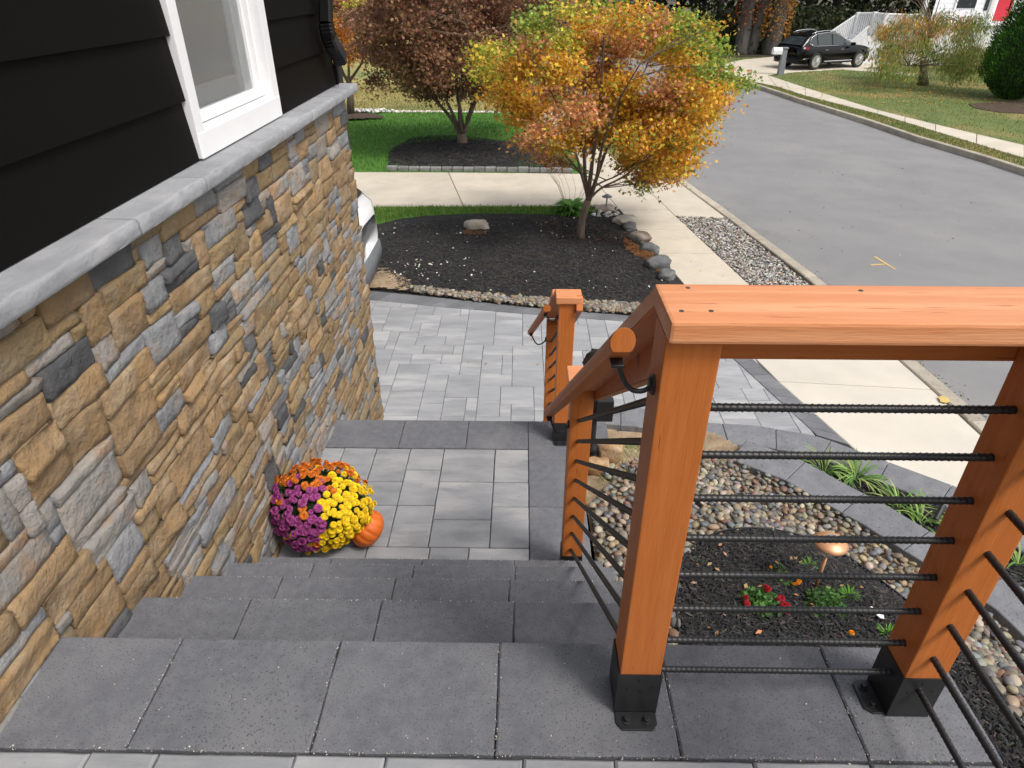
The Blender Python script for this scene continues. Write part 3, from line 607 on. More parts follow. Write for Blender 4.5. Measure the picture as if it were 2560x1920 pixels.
# ================================================================== PLANTED BED BELOW THE RAIL
def bedz(p):
    x, y = p[:, 0], p[:, 1]; z = -.87-.16*np.clip(y-1.5, 0, 3)
    q = x*.814+y*.581; t = np.clip((q-2.5)/.84, 0, 1); t = t*t*(3-2*t)
    z = z*(1-t)-1.38*t
    t2 = np.clip((q-3.6)/.15, 0, 1); z = z*(1-t2)+(-1.72)*t2
    t3 = np.clip((y-3.75)/.5, 0, 1)*np.clip((1.5-x)/.4, 0, 1); return z*(1-t3)-1.62*t3
def bpt(px, py, dz=0.):
    z = -1.
    for _ in range(25):
        v = at(px, py, z=z); z = .5*z+.5*(float(bedz(np.array([[v.x, v.y]]))[0])+dz)
    return at(px, py, z=z)
step = .04; xs = np.arange(.36, 4.2, step); ysx = np.arange(-1.6, 4.75, step); X, Y = np.meshgrid(xs, ysx); q = np.column_stack([X.ravel(), Y.ravel()])
outer_far = [(.45, 4.80), (1.05, 4.72), (1.53, 4.51), (1.92, 4.48), (2.38, 4.34), (2.85, 3.96), (3.14, 3.73), (3.45, 3.3), (3.6, 2.6), (3.65, 1.0), (3.65, -1.6)]
clipr = inpoly(q, [(.37, -1.6), (.37, 4.55), (1., 4.45), (1.9, 4.2), (2.4, 4.05), (2.8, 3.72), (3.15, 3.3), (3.3, 2.6), (3.35, 1.), (3.35, -1.6)]).reshape(X.shape)
under = (q[:, 1] < 1.1) & (q[:, 0] < 1.07); clipr &= ~under.reshape(X.shape); nx = len(xs); Fq = []
for j in range(len(ysx)-1):
    for i in range(nx-1):
        if clipr[j, i] and clipr[j, i+1] and clipr[j+1, i] and clipr[j+1, i+1]: Fq.append((j*nx+i, j*nx+i+1, (j+1)*nx+i+1, (j+1)*nx+i))
struct(npmesh('bed_soil', np.column_stack([q, bedz(q)-.03+rng.normal(0, .003, len(q))]), np.array(Fq), M['dirt'], None, True), 'sandy soil of the terraced bed')
# copings
def coping(line, w, z, th, label, step=.42, side=-1, nm='wall_cap'):
    t = empty('retaining_wall', (line[0][0], line[0][1], G)); tag(t, label, 'retaining wall')
    pts = [Vector((*p, 0)) for p in line]; res = []; L_ = [0]
    for a, b in zip(pts, pts[1:]): L_.append(L_[-1]+(b-a).length)
    def pos(s):
        for i in range(len(pts)-1):
            if s <= L_[i+1] or i == len(pts)-2: return pts[i].lerp(pts[i+1], (s-L_[i])/(L_[i+1]-L_[i])), i
    def nor(s):
        a, _ = pos(max(0, s-.12)); b, _ = pos(min(L_[-1], s+.12)); d = (b-a).normalized(); return Vector((-d.y, d.x, 0))*side
    n = round(L_[-1]/step)
    for k in range(n):
        s0, s1 = L_[-1]*k/n, L_[-1]*(k+1)/n; q = []; q2 = []
        for j in range(4):
            s = s0+(s1-s0)*j/3; s = min(max(s, s0+.0018), s1-.0018); p_, _ = pos(s); q.append(tuple((p_)[:2])); q2.append(tuple((p_+nor(s)*w)[:2]))
        place(MB().prism(q+q2[::-1], z-th, z+random.uniform(-.001, .001), .005).build(nm, M['coping']), t)
        c_ = [tuple(Vector((*a, 0)).lerp(Vector((*b, 0)), .12)[:2]) for a, b in zip(q, q2)]; c2 = [tuple(Vector((*a, 0)).lerp(Vector((*b, 0)), .90)[:2]) for a, b in zip(q, q2)]
        place(MB().prism(c_+c2[::-1], G-.05, z-th-.002, 0).build('wall_block', M['border']), t)
    return t
coping(outer_far, .285, -1.6, .07, 'outer low grey stone wall cap curving along the paved walk and apron')
inner_far = [tuple(at(a, b, z=-1.35)[:2]) for a, b in [(1865, 1099), (2008, 1151), (2112, 1208), (2220, 1264), (2312, 1320), (2410, 1376), (2500, 1430), (2600, 1495)]]+[(2.95, 1.8), (3.0, .8), (3.0, -1.5)]
coping(inner_far, .285, -1.35, .07, 'inner grey stone wall cap running diagonally between pebbles and lilies')
# lily bed soil
lily = [inner_far[1], (2.1, 4.2), (2.55, 4.0), (2.9, 3.68), (3.2, 3.25), (3.35, 2.6), (3.4, 1), (3.4, -1.5)]+[(x-.03, y) for x, y in inner_far[::-1]][:-1]
struct(MB().prism(lily, G, -1.62).build('lily_bed', M['mulch']), 'black mulch between the two low walls')
tag(chips('mulch_chips', lily, -1.618, 5000, .05, dk), 'black mulch in the narrow bed between the two low walls', 'mulch', kind='stuff')
# edging + mulch
edge_px = [(1692, 1580), (1689, 1500), (1692, 1465), (1709, 1400), (1743, 1361), (1808, 1335), (1878, 1329), (1947, 1335), (2017, 1352), (2099, 1391), (2160, 1430), (2208, 1469), (2260, 1508), (2330, 1570), (2400, 1634), (2460, 1700), (2560, 1840)]
ed = [bpt(*e) for e in edge_px]
def smooth(pts, it=2):
    for _ in range(it):
        o = [pts[0]]
        for a, b in zip(pts, pts[1:]): o += [a.lerp(b, .25), a.lerp(b, .75)]
        pts = o+[pts[-1]]
    return pts
ed = smooth(ed)+[Vector((ed[-1].x+.02, .2, -.87)), Vector((ed[-1].x+.02, -1.5, -.87))]
mb = MB()
for a, b in zip(ed, ed[1:]):
    d = (b-a); d.z = 0; d.normalize(); nn = Vector((-d.y, d.x, 0))*.004; u = Vector((0, 0, .035)); l = Vector((0, 0, -.05))
    mb.hexa([a-nn+l, b-nn+l, b+nn+l, a+nn+l], [a-nn+u, b-nn+u, b+nn+u, a+nn+u])
tag(mb.build('bed_edging', M['black_plastic']), 'curved black plastic edging round the flower bed', 'edging')
mpoly = [(v.x, v.y) for v in ed]+[(1.10, -1.5), (1.10, 1.14), (ed[0].x, 1.14)]
qm = inpoly(q, mpoly); okc = (qm & ~under).reshape(X.shape); Fq = []
for j in range(len(ysx)-1):
    for i in range(nx-1):
        if okc[j, i] and okc[j, i+1] and okc[j+1, i] and okc[j+1, i+1]: Fq.append((j*nx+i, j*nx+i+1, (j+1)*nx+i+1, (j+1)*nx+i))
struct(npmesh('flower_bed', np.column_stack([q, bedz(q)+.012+rng.normal(0, .004, len(q))]), np.array(Fq), M['mulch'], None, True), 'black mulch of the flower bed beside the landing')
tag(chips('mulch_chips', mpoly, lambda p: bedz(p)+.012, 42000, .026, dk, lift=.016), 'shredded black mulch of the flower bed beside the landing', 'mulch', kind='stuff')
# pebbles
def peb_cols(n):
    return pick([(.20, .20, .20), (.25, .24, .22), (.14, .145, .155), (.28, .23, .165), (.30, .23, .145), (.18, .14, .11), (.20, .11, .075), (.33, .27, .18), (.17, .155, .12), (.13, .12, .11), (.22, .185, .14), (.15, .14, .12), (.12, .12, .12), (.26, .19, .13), (.42, .36, .27)], n, .12)
pebp = [tuple(bpt(*e)[:2]) for e in [(1500, 1185), (1560, 1160), (1640, 1150), (1745, 1142), (1843, 1158), (1930, 1198), (2017, 1241), (2090, 1280), (2155, 1320), (2251, 1398), (2303, 1429), (2400, 1475)]]+[(2.55, 2.2), (2.68, 1.8), (2.72, .8), (2.72, -.8)]+[(v.x, v.y) for v in ed[::-1] if v.y > -.9]+[(.41, 1.2), (.41, 2.9), (.6, 3.2)]
def poisson(poly, r, tries):
    cell = {}; out = []
    for p in sample(poly, tries):
        k = (int(p[0]//r), int(p[1]//r)); ok = True
        for i in (-1, 0, 1):
            for j in (-1, 0, 1):
                for w in cell.get((k[0]+i, k[1]+j), ()):
                    if (w[0]-p[0])**2+(w[1]-p[1])**2 < r*r: ok = False
        if ok: cell.setdefault(k, []).append(p); out.append(p)
    return np.array(out)
l1 = poisson(pebp, .030, 9000); l2 = poisson(pebp, .036, 9000)
bed = struct(empty('pebble_bed'), 'mixed river pebbles beside the steps')
dist = np.hypot(l2[:, 0], l2[:, 1]); inv = (np.array([abs(1280+F*((v-O3)@Rt)/((v-O3)@Fw)-1280) for v in np.column_stack([l2, bedz(l2)])]) < 1290)
order = np.argsort(np.where(inv, dist, 99)); l2 = l2[order]
protos = []
for s_ in range(8):
    T, Fc = ICO2; R = np.random.default_rng(s_); ax = np.array([1+.4*R.random(), .85+.15*R.random(), .5+.2*R.random()])
    V = T*ax*(1+.12*np.sin(T@R.normal(size=3)*1.6+R.random()*6))[:, None]
    me = bpy.data.meshes.new('pebble'); me.from_pydata([tuple(v) for v in V], [], [tuple(f) for f in Fc]); me.update(); me.polygons.foreach_set('use_smooth', [True]*len(me.polygons)); me.materials.append(M['pebble']); protos.append(me)
pc = peb_cols(300)
for k in range(min(300, len(l2))):
    o = bpy.data.objects.new('pebble', protos[k % 8]); COL.objects.link(o); o.parent = bed
    z = float(bedz(l2[k:k+1])[0]); r = random.uniform(.016, .027); o.location = (l2[k, 0], l2[k, 1], z+.012+random.uniform(0, .01)); o.scale = (r, r, r)
    o.rotation_euler = (random.gauss(0, .25), random.gauss(0, .25), random.uniform(0, 6.28)); o.color = (*pc[k], 1)
rest = l2[300:]; n = len(rest); pos = np.column_stack([rest, bedz(rest)+.013+.01*rng.random(n)])
o = stones('pebble_layer', pos, .014+.011*rng.random(n), peb_cols(n), M['pebble_attr'], bed, .62, .03, ICO2); o['kind'] = 'stuff'
n = len(l1); pos = np.column_stack([l1, bedz(l1)-.005+.008*rng.random(n)])
o = stones('pebble_layer', pos, .014+.010*rng.random(n), peb_cols(n), M['pebble_attr'], bed, .6, .03, ICO2); o['kind'] = 'stuff'

# ================================================================== THE HOUSE
house = empty('house', (-1.3, 2, G)); tag(house, 'house wall of tan and grey ledge stone under black siding', 'house')
HX, HY = -1.21, 4.88
place(MB().box(-7, HX-.045, -1.8, HY-.05, G-.1, .84).build('wall', M['mortar']), house)
def stepz(y):
    if y < D0: return 0.
    for i, e in enumerate(YS):
        if y < e: return RI*(i+1)
    return PZ if y < 3.6154 else (PZ+RI if y < 3.9 else G)
def make_stone(y0, y1, z0, z1, mat, R, face='x'):
    l, h = y1-y0, z1-z0; nu = max(6, min(12, int(l/.026)+3)); nv = max(5, min(8, int(h/.022)+3)); gp = .0009
    sd_ = R.random()*100; V = []; Fq = []
    tilt = R.gauss(0, .005); tl2 = R.gauss(0, .0045); bul = R.uniform(.004, .007); dep = R.uniform(-.005, .008); fr_ = R.uniform(6, 11)
    def prm(n_, L_): e_ = min(.0032/L_, .12); return [0, e_]+[e_+(1-2*e_)*k/(n_-2) for k in range(1, n_-2)]+[1-e_, 1]
    us, vs_ = prm(nu, l), prm(nv, h)
    for j in range(nv+1):
        for i in range(nu+1):
            u, v = us[i], vs_[j]; eu = min(u, 1-u)*l; ev = min(v, 1-v)*h; e = min(eu, ev)
            edge = i in (0, nu) or j in (0, nv)
            yy = y0+gp+(l-2*gp)*u; zz = z0+gp+(h-2*gp)*v
            n1 = noise.noise(Vector((yy*9, zz*13, sd_))); n2 = noise.noise(Vector((yy*28, zz*32, sd_)))
            n3 = noise.noise(Vector((yy*5, zz*5, sd_+9)))
            if edge: yy += .002*noise.noise(Vector((yy*16, zz*16, sd_+3))); zz += .0022*noise.noise(Vector((yy*16, zz*16, sd_+5)))
            if i in (0, nu) and j in (0, nv): yy += (.5-u)*.005; zz += (.5-v)*.005
            rg = 1-abs(noise.noise(Vector((yy*fr_, zz*fr_*1.5, sd_+21))))*2; st_ = round(noise.noise(Vector((yy*7+zz*4, zz*11, sd_+33)))*3.2)/3.2
            d = -.0035+.2*bul+.6*dep if edge else bul*(.8+.2*min(1, (e-.003)/.012))+.003*n1+.003*n2+.004*rg*rg+.006*st_+tilt*(u-.5)*2+tl2*(v-.5)*2
            V.append((d+dep, yy, zz))
    for j in range(nv):
        for i in range(nu): a = j*(nu+1)+i; Fq.append((a, a+1, a+nu+2, a+nu+1))
    ring = [i for i in range(nu+1)]+[j*(nu+1)+nu for j in range(1, nv+1)]+[nv*(nu+1)+i for i in range(nu-1, -1, -1)]+[j*(nu+1) for j in range(nv-1, 0, -1)]
    b0 = len(V); V += [(-.06, V[i][1], V[i][2]) for i in ring]; n = len(ring)
    Fq += [(ring[(k+1) % n], ring[k], b0+k, b0+(k+1) % n) for k in range(n)]
    if face == 'x': V = [(HX+a, b, c) for a, b, c in V]
    else: V = [(b, HY+a, c) for a, b, c in V]; Fq = [f[::-1] for f in Fq]
    o = mesh('stone', V, Fq, mat, None)
    me = o.data; me.polygons.foreach_set('use_smooth', [True]*len(me.polygons)); return o
def ashlar(u0, u1, z0, z1, seed, face, keep):
    R = random.Random(seed); du, dz = .028, .0425; nu_, nz = int((u1-u0)/du), int((z1-z0)/dz); occ = np.zeros((nu_, nz), bool); out = []
    last = None
    for j in range(nz):
        for i in range(nu_):
            if occ[i, j]: continue
            h = R.choices([1, 2, 3], [3.6, 5, 1.3])[0]; Lr = {1: (5, 14), 2: (4, 12), 3: (5, 10)}[h]; l = R.randint(*Lr)
            h = min(h, nz-j)
            while h > 1 and occ[i, j:j+h].any(): h -= 1
            k = 1
            while k < l and i+k < nu_ and not occ[i+k, j:j+h].any(): k += 1
            if i+k < nu_ and not occ[i+k, j] and i+k+1 < nu_ and occ[i+k+1, j]: k += 1
            if 0 < nu_-(i+k) < 3: k = nu_-i
            occ[i:i+k, j:j+h] = True
            y0, y1, a, b = u0+i*du, u0+(i+k)*du, z0+j*dz, z0+(j+h)*dz
            if keep(y0, y1, a, b):
                r = R.random(); big = (y1-y0)*(b-a)
                pt = .66 if big > .012 else .44
                if r < pt: m_ = 'stone_tan' if R.random() < .62 else 'stone_gold'
                elif r < pt+.19: m_ = 'stone_grey'
                elif r < .90 or big > .02: m_ = 'stone_buff'
                else: m_ = 'stone_dark'
                if m_ == last and m_ == 'stone_dark': m_ = 'stone_grey'
                last = m_
                out.append((y0, y1, a, b, M[m_], R))
    return out
sts = ashlar(-.35, HY, G-.02, .835, 11, 'x', lambda y0, y1, a, b: b > stepz(y1)-.02)
sts = [s_ for s_ in sts if s_[1] > .1]
def vis(s_):
    c = np.array([HX, (s_[0]+s_[1])/2, (s_[2]+s_[3])/2]); v = c-O3; d = v@Fw; x = 1280+F*(v@Rt)/d; y = 960-F*(v@Up)/d
    return -(s_[1]-s_[0])*(s_[3]-s_[2])/d**2 if (-300 < x < 2560 and y < 2000 and d > .1) else 1
sts.sort(key=vis)
parts, rst = sts[:298], sts[298:]
for s_ in parts: place(make_stone(*s_), house)
bym = {}
for s_ in rst: bym.setdefault(s_[4].name, []).append(make_stone(*s_))
small = []
vs, fs, mi, mats = [], [], [], []
for k, obs in bym.items():
    mats.append(obs[0].data.materials[0])
    for o in obs:
        n = len(vs); vs += [tuple(v.co) for v in o.data.vertices]; fs += [tuple(i+n for i in p.vertices) for p in o.data.polygons]; mi += [len(mats)-1]*len(o.data.polygons)
        bpy.data.objects.remove(o)
# stones of the return wall (round the corner)
for s_ in ashlar(-2.6, HX-.01, G-.02, .835, 5, 'y', lambda *a: True):
    o = make_stone(*s_, face='y'); 
    if o.data.materials[0] not in mats: mats.append(o.data.materials[0])
    k = mats.index(o.data.materials[0]); n = len(vs); vs += [tuple(v.co) for v in o.data.vertices]; fs += [tuple(i+n for i in p.vertices) for p in o.data.polygons]; mi += [k]*len(o.data.polygons); bpy.data.objects.remove(o)
o = mesh('small_stones', vs, fs, mats, None, True); o.data.polygons.foreach_set('material_index', mi); o['kind'] = 'stuff'; place(o, house)
# ledge caps
ly = [-.6, .35, 1.10, 1.93, 2.42, 3.33, 3.84, 4.36, 4.99]
for a, b in zip(ly, ly[1:]):
    V = []; n = max(6, int((b-a)/.014)); Fq = []
    prof = [(-1.33, .885), (-1.158, .8832), (-1.1455, .8828), (-1.1435, .8815), (-1.139, .872), (-1.138, .858), (-1.1395, .842), (-1.142, .8325), (-1.144, .8305), (-1.33, .830)]
    for i in range(n+1):
        y_ = a+.0015+(b-a-.003)*i/n
        for j, (x, z) in enumerate(prof):
            k = .0045*noise.noise(Vector((y_*9, j*.8, 3)))+.0032*noise.noise(Vector((y_*24, j*1.3, 7))) if 3 <= j <= 7 else (.0035*noise.noise(Vector((y_*20, 1, 1))) if j == 2 else 0)
            V.append((x+k, y_, z+k*.3))

    m_ = len(prof)
    for i in range(n):
        for j in range(m_-1): Fq.append((i*m_+j, i*m_+j+1, (i+1)*m_+j+1, (i+1)*m_+j))
    Fq += [tuple(range(m_-1, -1, -1)), tuple(range(n*m_, n*m_+m_))]
    Fq = [f[::-1] for f in Fq]
    place(mesh('ledge_cap', V, Fq, M['ledge'], None, True), house)
place(MB().box(-2.6, -1.331, 4.90, 4.99, .824, .884, .004).build('ledge_cap', M['ledge']), house)
# siding boards: lapped
HYs = 4.90
place(MB().box(-7, -1.30, -1.8, 2.73, .84, 3.6).box(-7, -1.30, 3.58, HYs-.012, .84, 3.6).box(-7, -1.30, 2.73, 3.58, .84, .95).box(-7, -1.45, 2.73, 3.58, .9, 3.6).build('wall', M['siding']), house)
ex = .2165
for k in range(12):
    z0 = .888+k*ex; z1 = z0+ex+.02
    for a, b in ((-1.8, 1.30), (1.303, 2.655), (3.668, HYs)):
        if a == 3.668: a += 0
        mb = MB().hexa([(-1.285, a, z0), (-1.256, a, z0), (-1.256, b, z0), (-1.285, b, z0)], [(-1.301, a, z1), (-1.276, a, z1), (-1.276, b, z1), (-1.301, b, z1)])
        place(mb.build('siding_board', M['siding']), house)
    if k < 8:
        mb = MB().hexa([(-7, HYs-.02, z0), (-1.256, HYs-.02, z0), (-1.256, HYs+.012, z0), (-7, HYs+.012, z0)], [(-7, HYs-.02, z1), (-1.276, HYs-.02, z1), (-1.276, HYs-.004, z1), (-7, HYs-.004, z1)])
        place(mb.build('siding_board', M['siding']), house)
place(MB().box(-1.262, -1.243, HYs-.01, HYs+.018, .888, 3.5, .002).build('corner_trim', M['siding']), house)
# window
wz0, wz1 = .893, 2.35
win = empty('window', (-1.25, 3.15, .9)); 
fr = MB().box(-1.30, -1.243, 2.658, 2.728, wz0, wz1, .003).build('side_trim', M['white'])
fr2 = MB().box(-1.30, -1.243, 3.575, 3.664, wz0, wz1, .003).build('side_trim', M['white'])
sill = MB().box(-1.30, -1.241, 2.662, 3.660, wz0-.002, .985, .003).build('sill_board', M['white'])
win.parent = house; win.matrix_parent_inverse = Matrix.Translation(-Vector(house.location))
for o in (fr, fr2, sill): place(o, win)
place(MB().hexa([(-1.33, 2.73, .98), (-1.244, 2.73, .98), (-1.244, 3.574, .98), (-1.33, 3.574, .98)], [(-1.33, 2.73, 1.0), (-1.244, 2.73, .988), (-1.244, 3.574, .988), (-1.33, 3.574, 1.0)]).build('sill', M['white']), win)
place(MB().box(-1.40, -1.285, 2.729, 2.760, 1.0, wz1, .003).box(-1.40, -1.285, 3.543, 3.574, 1.0, wz1, .003).box(-1.40, -1.285, 2.761, 3.542, 1.0, 1.022, .003).box(-1.335, -1.31, 2.761, 2.778, 1.0225, wz1).box(-1.335, -1.31, 3.527, 3.5425, 1.0225, wz1).box(-1.335, -1.31, 2.779, 3.526, 1.0225, 1.036).build('frame', M['white']), win)
place(MB().box(-1.326, -1.323, 2.779, 3.526, 1.037, wz1).build('pane', M['glass']), win)
place(MB().box(-1.39, -1.365, 2.762, 2.83, 1.03, wz1, .004).box(-1.39, -1.365, 3.46, 3.541, 1.03, wz1, .004).box(-1.39, -1.365, 2.831, 3.459, 1.03, 1.11, .004).box(-1.39, -1.365, 2.762, 3.541, wz1-.06, wz1, .004).build('sash', M['inner_sash']), win)
place(MB().box(-1.384, -1.376, 2.831, 3.459, 1.111, wz1).build('shade', M['screen']), win)
# downspout with ribbed elbow at the corner
dsp = [tuple(at(814, -60, X=-1.2)+Vector((0, 0, 1.5))), tuple(at(814, 0, X=-1.2)), tuple(at(816, 60, X=-1.2)), tuple(at(821, 88, X=-1.195)), tuple(at(831, 112, X=-1.185)), tuple(at(844, 132, X=-1.175)), tuple(at(852, 148, X=-1.17))]
def rect_tube(path, w, d, ribs=False):
    mb = MB(); pts = [Vector(p) for p in path]
    if ribs:
        o = []
        for a, b in zip(pts, pts[1:]):
            n = max(1, int((b-a).length/.009)); o += [a.lerp(b, k/n) for k in range(n)]
        pts = o+[pts[-1]]
    rings = []
    for i, p in enumerate(pts):
        t_ = (pts[min(i+1, len(pts)-1)]-pts[max(i-1, 0)]).normalized(); sx = t_.cross(Vector((1, 0, 0))).normalized(); sy = t_.cross(sx)
        k = 1+(.07 if ribs and i % 2 else 0)
        rings += [p+sx*a*w*k+sy*b*d*k for a, b in ((-1, -.7), (-.7, -1), (.7, -1), (1, -.7), (1, .7), (.7, 1), (-.7, 1), (-1, .7))]
    n = len(pts); mb.add(rings, [(i*8+k, i*8+(k+1) % 8, (i+1)*8+(k+1) % 8, (i+1)*8+k) for i in range(n-1) for k in range(8)]+[tuple(range(7, -1, -1)), tuple(range((n-1)*8, n*8))])
    return mb
place(rect_tube(dsp[:3], .044, .036).build('downspout', M['gutter']), house)
place(rect_tube(dsp[2:], .045, .038, True).build('downspout_elbow', M['gutter']), house)
place(rect_tube([(-1.30, 5.09, .93), (-1.30, 5.09, -1.6)], .036, .03).build('downspout', M['iron']), house)
place(MB().lathe([(.028, .84), (.028, .985), (.031, .99), (.031, 1.0)], (-1.27, 5.03, 0), 12).build('vent_pipe', M['iron']), house)
place(MB().box(-7.2, -1.0, -1.8, 5.1, 3.62, 3.72).build('eave', M['siding']), house)

# ================================================================== RAILINGS
PWd = .0924
def wpost(t, x, y, z0, z1, br=True, flange='front', ybr=0):
    c = empty('post', (x+PWd/2, y+PWd/2, z0)); c.parent = t; c.matrix_parent_inverse = Matrix.Translation(-Vector(t.location))
    place(MB().box(x, x+PWd, y, y+PWd, z0+.02, z1, .0035).build('timber', M['wood_z']), c)
    e = .0035; zb = z0+.143
    mb = MB()
    for a in ((x-e, x+PWd+e, y-e, y-.0004), (x-e, x+PWd+e, y+PWd+.0004, y+PWd+e), (x-e, x-.0004, y-.0004, y+PWd+.0004), (x+PWd+.0004, x+PWd+e, y-.0004, y+PWd+.0004)): mb.box(*a, z0+.002, zb)
    # little stud bumps
    for (u, v) in ((.045, .125), (.02, .09), (.075, .10), (.05, .085)): mb.lathe([(.0025, -.002), (.002, 0)], (x+u, y-e, z0+v), 8, 'y')
    place(mb.build('bracket', M['iron']), c)
    fl = MB(); bolts = []
    if flange == 'front':
        q = [(x-.002, y-e), (x-.002, y-.032), (x+.010, y-.048), (x+PWd-.010, y-.048), (x+PWd+.002, y-.032), (x+PWd+.002, y-e)]; bolts = [(x+.023, y-.026), (x+PWd-.023, y-.026)]
    elif flange == 'left':
        q = [(x-e, y+.002), (x-.032, y+.002), (x-.048, y+.014), (x-.048, y+PWd-.014), (x-.032, y+PWd-.002), (x-e, y+PWd-.002)]; bolts = [(x-.026, y+.023), (x-.026, y+PWd-.023)]
    fl.prism(q, z0+.001, z0+.006, .001)
    place(fl.build('base_flange', M['iron']), c)
    for bx, by_ in bolts: place(MB().lathe([(.011, .006), (.011, .0085), (.0075, .009), (.0075, .017), (.006, .019)], (bx, by_, z0), 12).build('bolt', M['iron']), c)
    return c
def rebar(t, a, b, r=.0068):
    a, b = Vector(a), Vector(b); L_ = (b-a).length; d = (b-a)/L_; u = Vector((0, 0, 1)); sx = d.cross(u).normalized(); sy = sx.cross(d); n = int(L_/.0026); k = 10
    s = np.linspace(0, L_, n+1)[:, None]; th = np.arange(k)[None]*2*np.pi/k
    ph = ((s+.006*np.sin(th+.6))/.0118) % 1; rr = r*(1+.24*np.clip(1-np.abs(ph-.5)*4.2, 0, 1)+.10*(np.abs(np.sin(th-.3)) > .97))
    rr[0] = rr[-1] = r
    A = np.array(a)[None, None]+np.array(d)[None, None]*s[..., None]+rr[..., None]*(np.cos(th)[..., None]*np.array(sx)+np.sin(th)[..., None]*np.array(sy))
    V = A.reshape(-1, 3); i = np.arange(n)[:, None]; j = np.arange(k)[None]
    Fq = np.stack([i*k+j, i*k+(j+1) % k, (i+1)*k+(j+1) % k, (i+1)*k+j], -1).reshape(-1, 4)
    o = npmesh('steel_bar', V, Fq, M['iron'], None, True); place(o, t); return o
def board(t, p0, p1, name, mat, up=.038, lat=(0, 0), c=.004):
    """board whose top edge line runs p0->p1 (centre), width lat=(left,right) in x or y"""
    pass
rail = empty('deck_railing', (.58, .98, 0)); tag(rail, 'orange-brown stained timber railing with black rebar rungs on the top landing', 'railing')
px_, py_, qx_ = .2359, .9524, .8792; PT = 1.0
wpost(rail, px_, py_, 0, PT); wpost(rail, qx_, py_, 0, PT, flange='left'); 
Bx, By = .2115, 2.276; BT = .092
wpost(rail, Bx, By, PZ, BT)
wpost(rail, qx_, -.75, 0, PT)
# level cap, aprons
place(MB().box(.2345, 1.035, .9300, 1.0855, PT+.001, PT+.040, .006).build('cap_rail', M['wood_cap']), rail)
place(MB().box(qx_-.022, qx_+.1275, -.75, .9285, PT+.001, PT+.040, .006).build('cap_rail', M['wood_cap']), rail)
place(MB().box(px_+.01, 1.03, py_+PWd+.001, py_+PWd+.039, PT-.089, PT, .004).build('apron', M['wood_x']), rail)
place(MB().box(qx_+PWd+.001, qx_+PWd+.039, -.75, .95, PT-.089, PT, .004).build('apron', M['wood_y']), rail)
# sloping cap + apron post1 -> B
def sloped(t, x0, x1, ya, za, yb_, zb_, th, name, sk=0.):
    d = Vector((0, yb_-ya, zb_-za)).normalized(); n = Vector((0, -d.z, d.y)); 
    a, b = Vector((0, ya, za)), Vector((0, yb_, zb_)); e = .003
    def P4(p, s): 
        k_ = sk*(1-s); return [(x0+k_, p.y, p.z), (x1+k_, p.y, p.z), (x1+k_, (p-n*th).y, (p-n*th).z), (x0+k_, (p-n*th).y, (p-n*th).z)]
    bm = bmesh.new(); vs_ = [bm.verts.new(v) for v in P4(a, 0)+P4(b, 1)]
    for f in [(3, 2, 1, 0), (4, 5, 6, 7), (0, 1, 5, 4), (1, 2, 6, 5), (2, 3, 7, 6), (3, 0, 4, 7)]: bm.faces.new([vs_[i] for i in f])
    bmesh.ops.recalc_face_normals(bm, faces=bm.faces[:]); bmesh.ops.bevel(bm, geom=bm.edges[:], offset=.004, segments=2, affect='EDGES')
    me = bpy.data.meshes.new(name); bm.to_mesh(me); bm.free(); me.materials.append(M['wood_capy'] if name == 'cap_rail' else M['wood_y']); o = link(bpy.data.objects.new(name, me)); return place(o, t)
sl = (BT+.040-(PT+.036))/(2.272-1.088)
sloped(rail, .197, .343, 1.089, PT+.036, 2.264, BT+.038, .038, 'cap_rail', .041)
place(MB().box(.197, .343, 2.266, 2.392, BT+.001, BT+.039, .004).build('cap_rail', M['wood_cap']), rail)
sloped(rail, Bx+PWd+.001, Bx+PWd+.039, 1.075, PT-.012, 2.37, BT-.012, .089, 'apron')
# rungs
for k in range(8): rebar(rail, (px_+PWd-.01, .9945, .8419-.1054*k), (qx_+.012 if k < 7 else qx_-.001, .9945, .8419-.1054*k))
for k in range(8): rebar(rail, (.9205, py_+.012, .853-.1068*k), (.9205, -.66, .853-.1068*k))
for k in range(8): rebar(rail, (.251, py_+PWd-.012, .834-.0965*k), (.251, By+.012, -.075-.1054*k))
# handrails
def handrail(t, a, b, r=.0215):
    a, b = Vector(a), Vector(b); d = (b-a).normalized(); u = Vector((0, 0, 1)); sx = d.cross(u).normalized(); sy = sx.cross(d); V = []; n = 24
    for p in (a, a+d*.004, b-d*.004, b):
        rr = r if p in (a+d*.004, b-d*.004) else r*.93
        for k in range(n):
            th = 2*math.pi*k/n; cx, cy = math.cos(th)*rr, math.sin(th)*rr; cy = max(cy, -.72*rr)
            o_ = sx*cx+sy*cy; V.append(p+o_-d*(o_.y/d.y))
    Fq = [(i*n+k, i*n+(k+1) % n, (i+1)*n+(k+1) % n, (i+1)*n+k) for i in range(3) for k in range(n)]+[tuple(range(n-1, -1, -1)), tuple(range(3*n, 4*n))]
    place(mesh('handrail', V, Fq, M['wood_y'], None, False), t)
    for poly in t.children[-1].data.polygons:
        if len(poly.vertices) == 4: poly.use_smooth = True
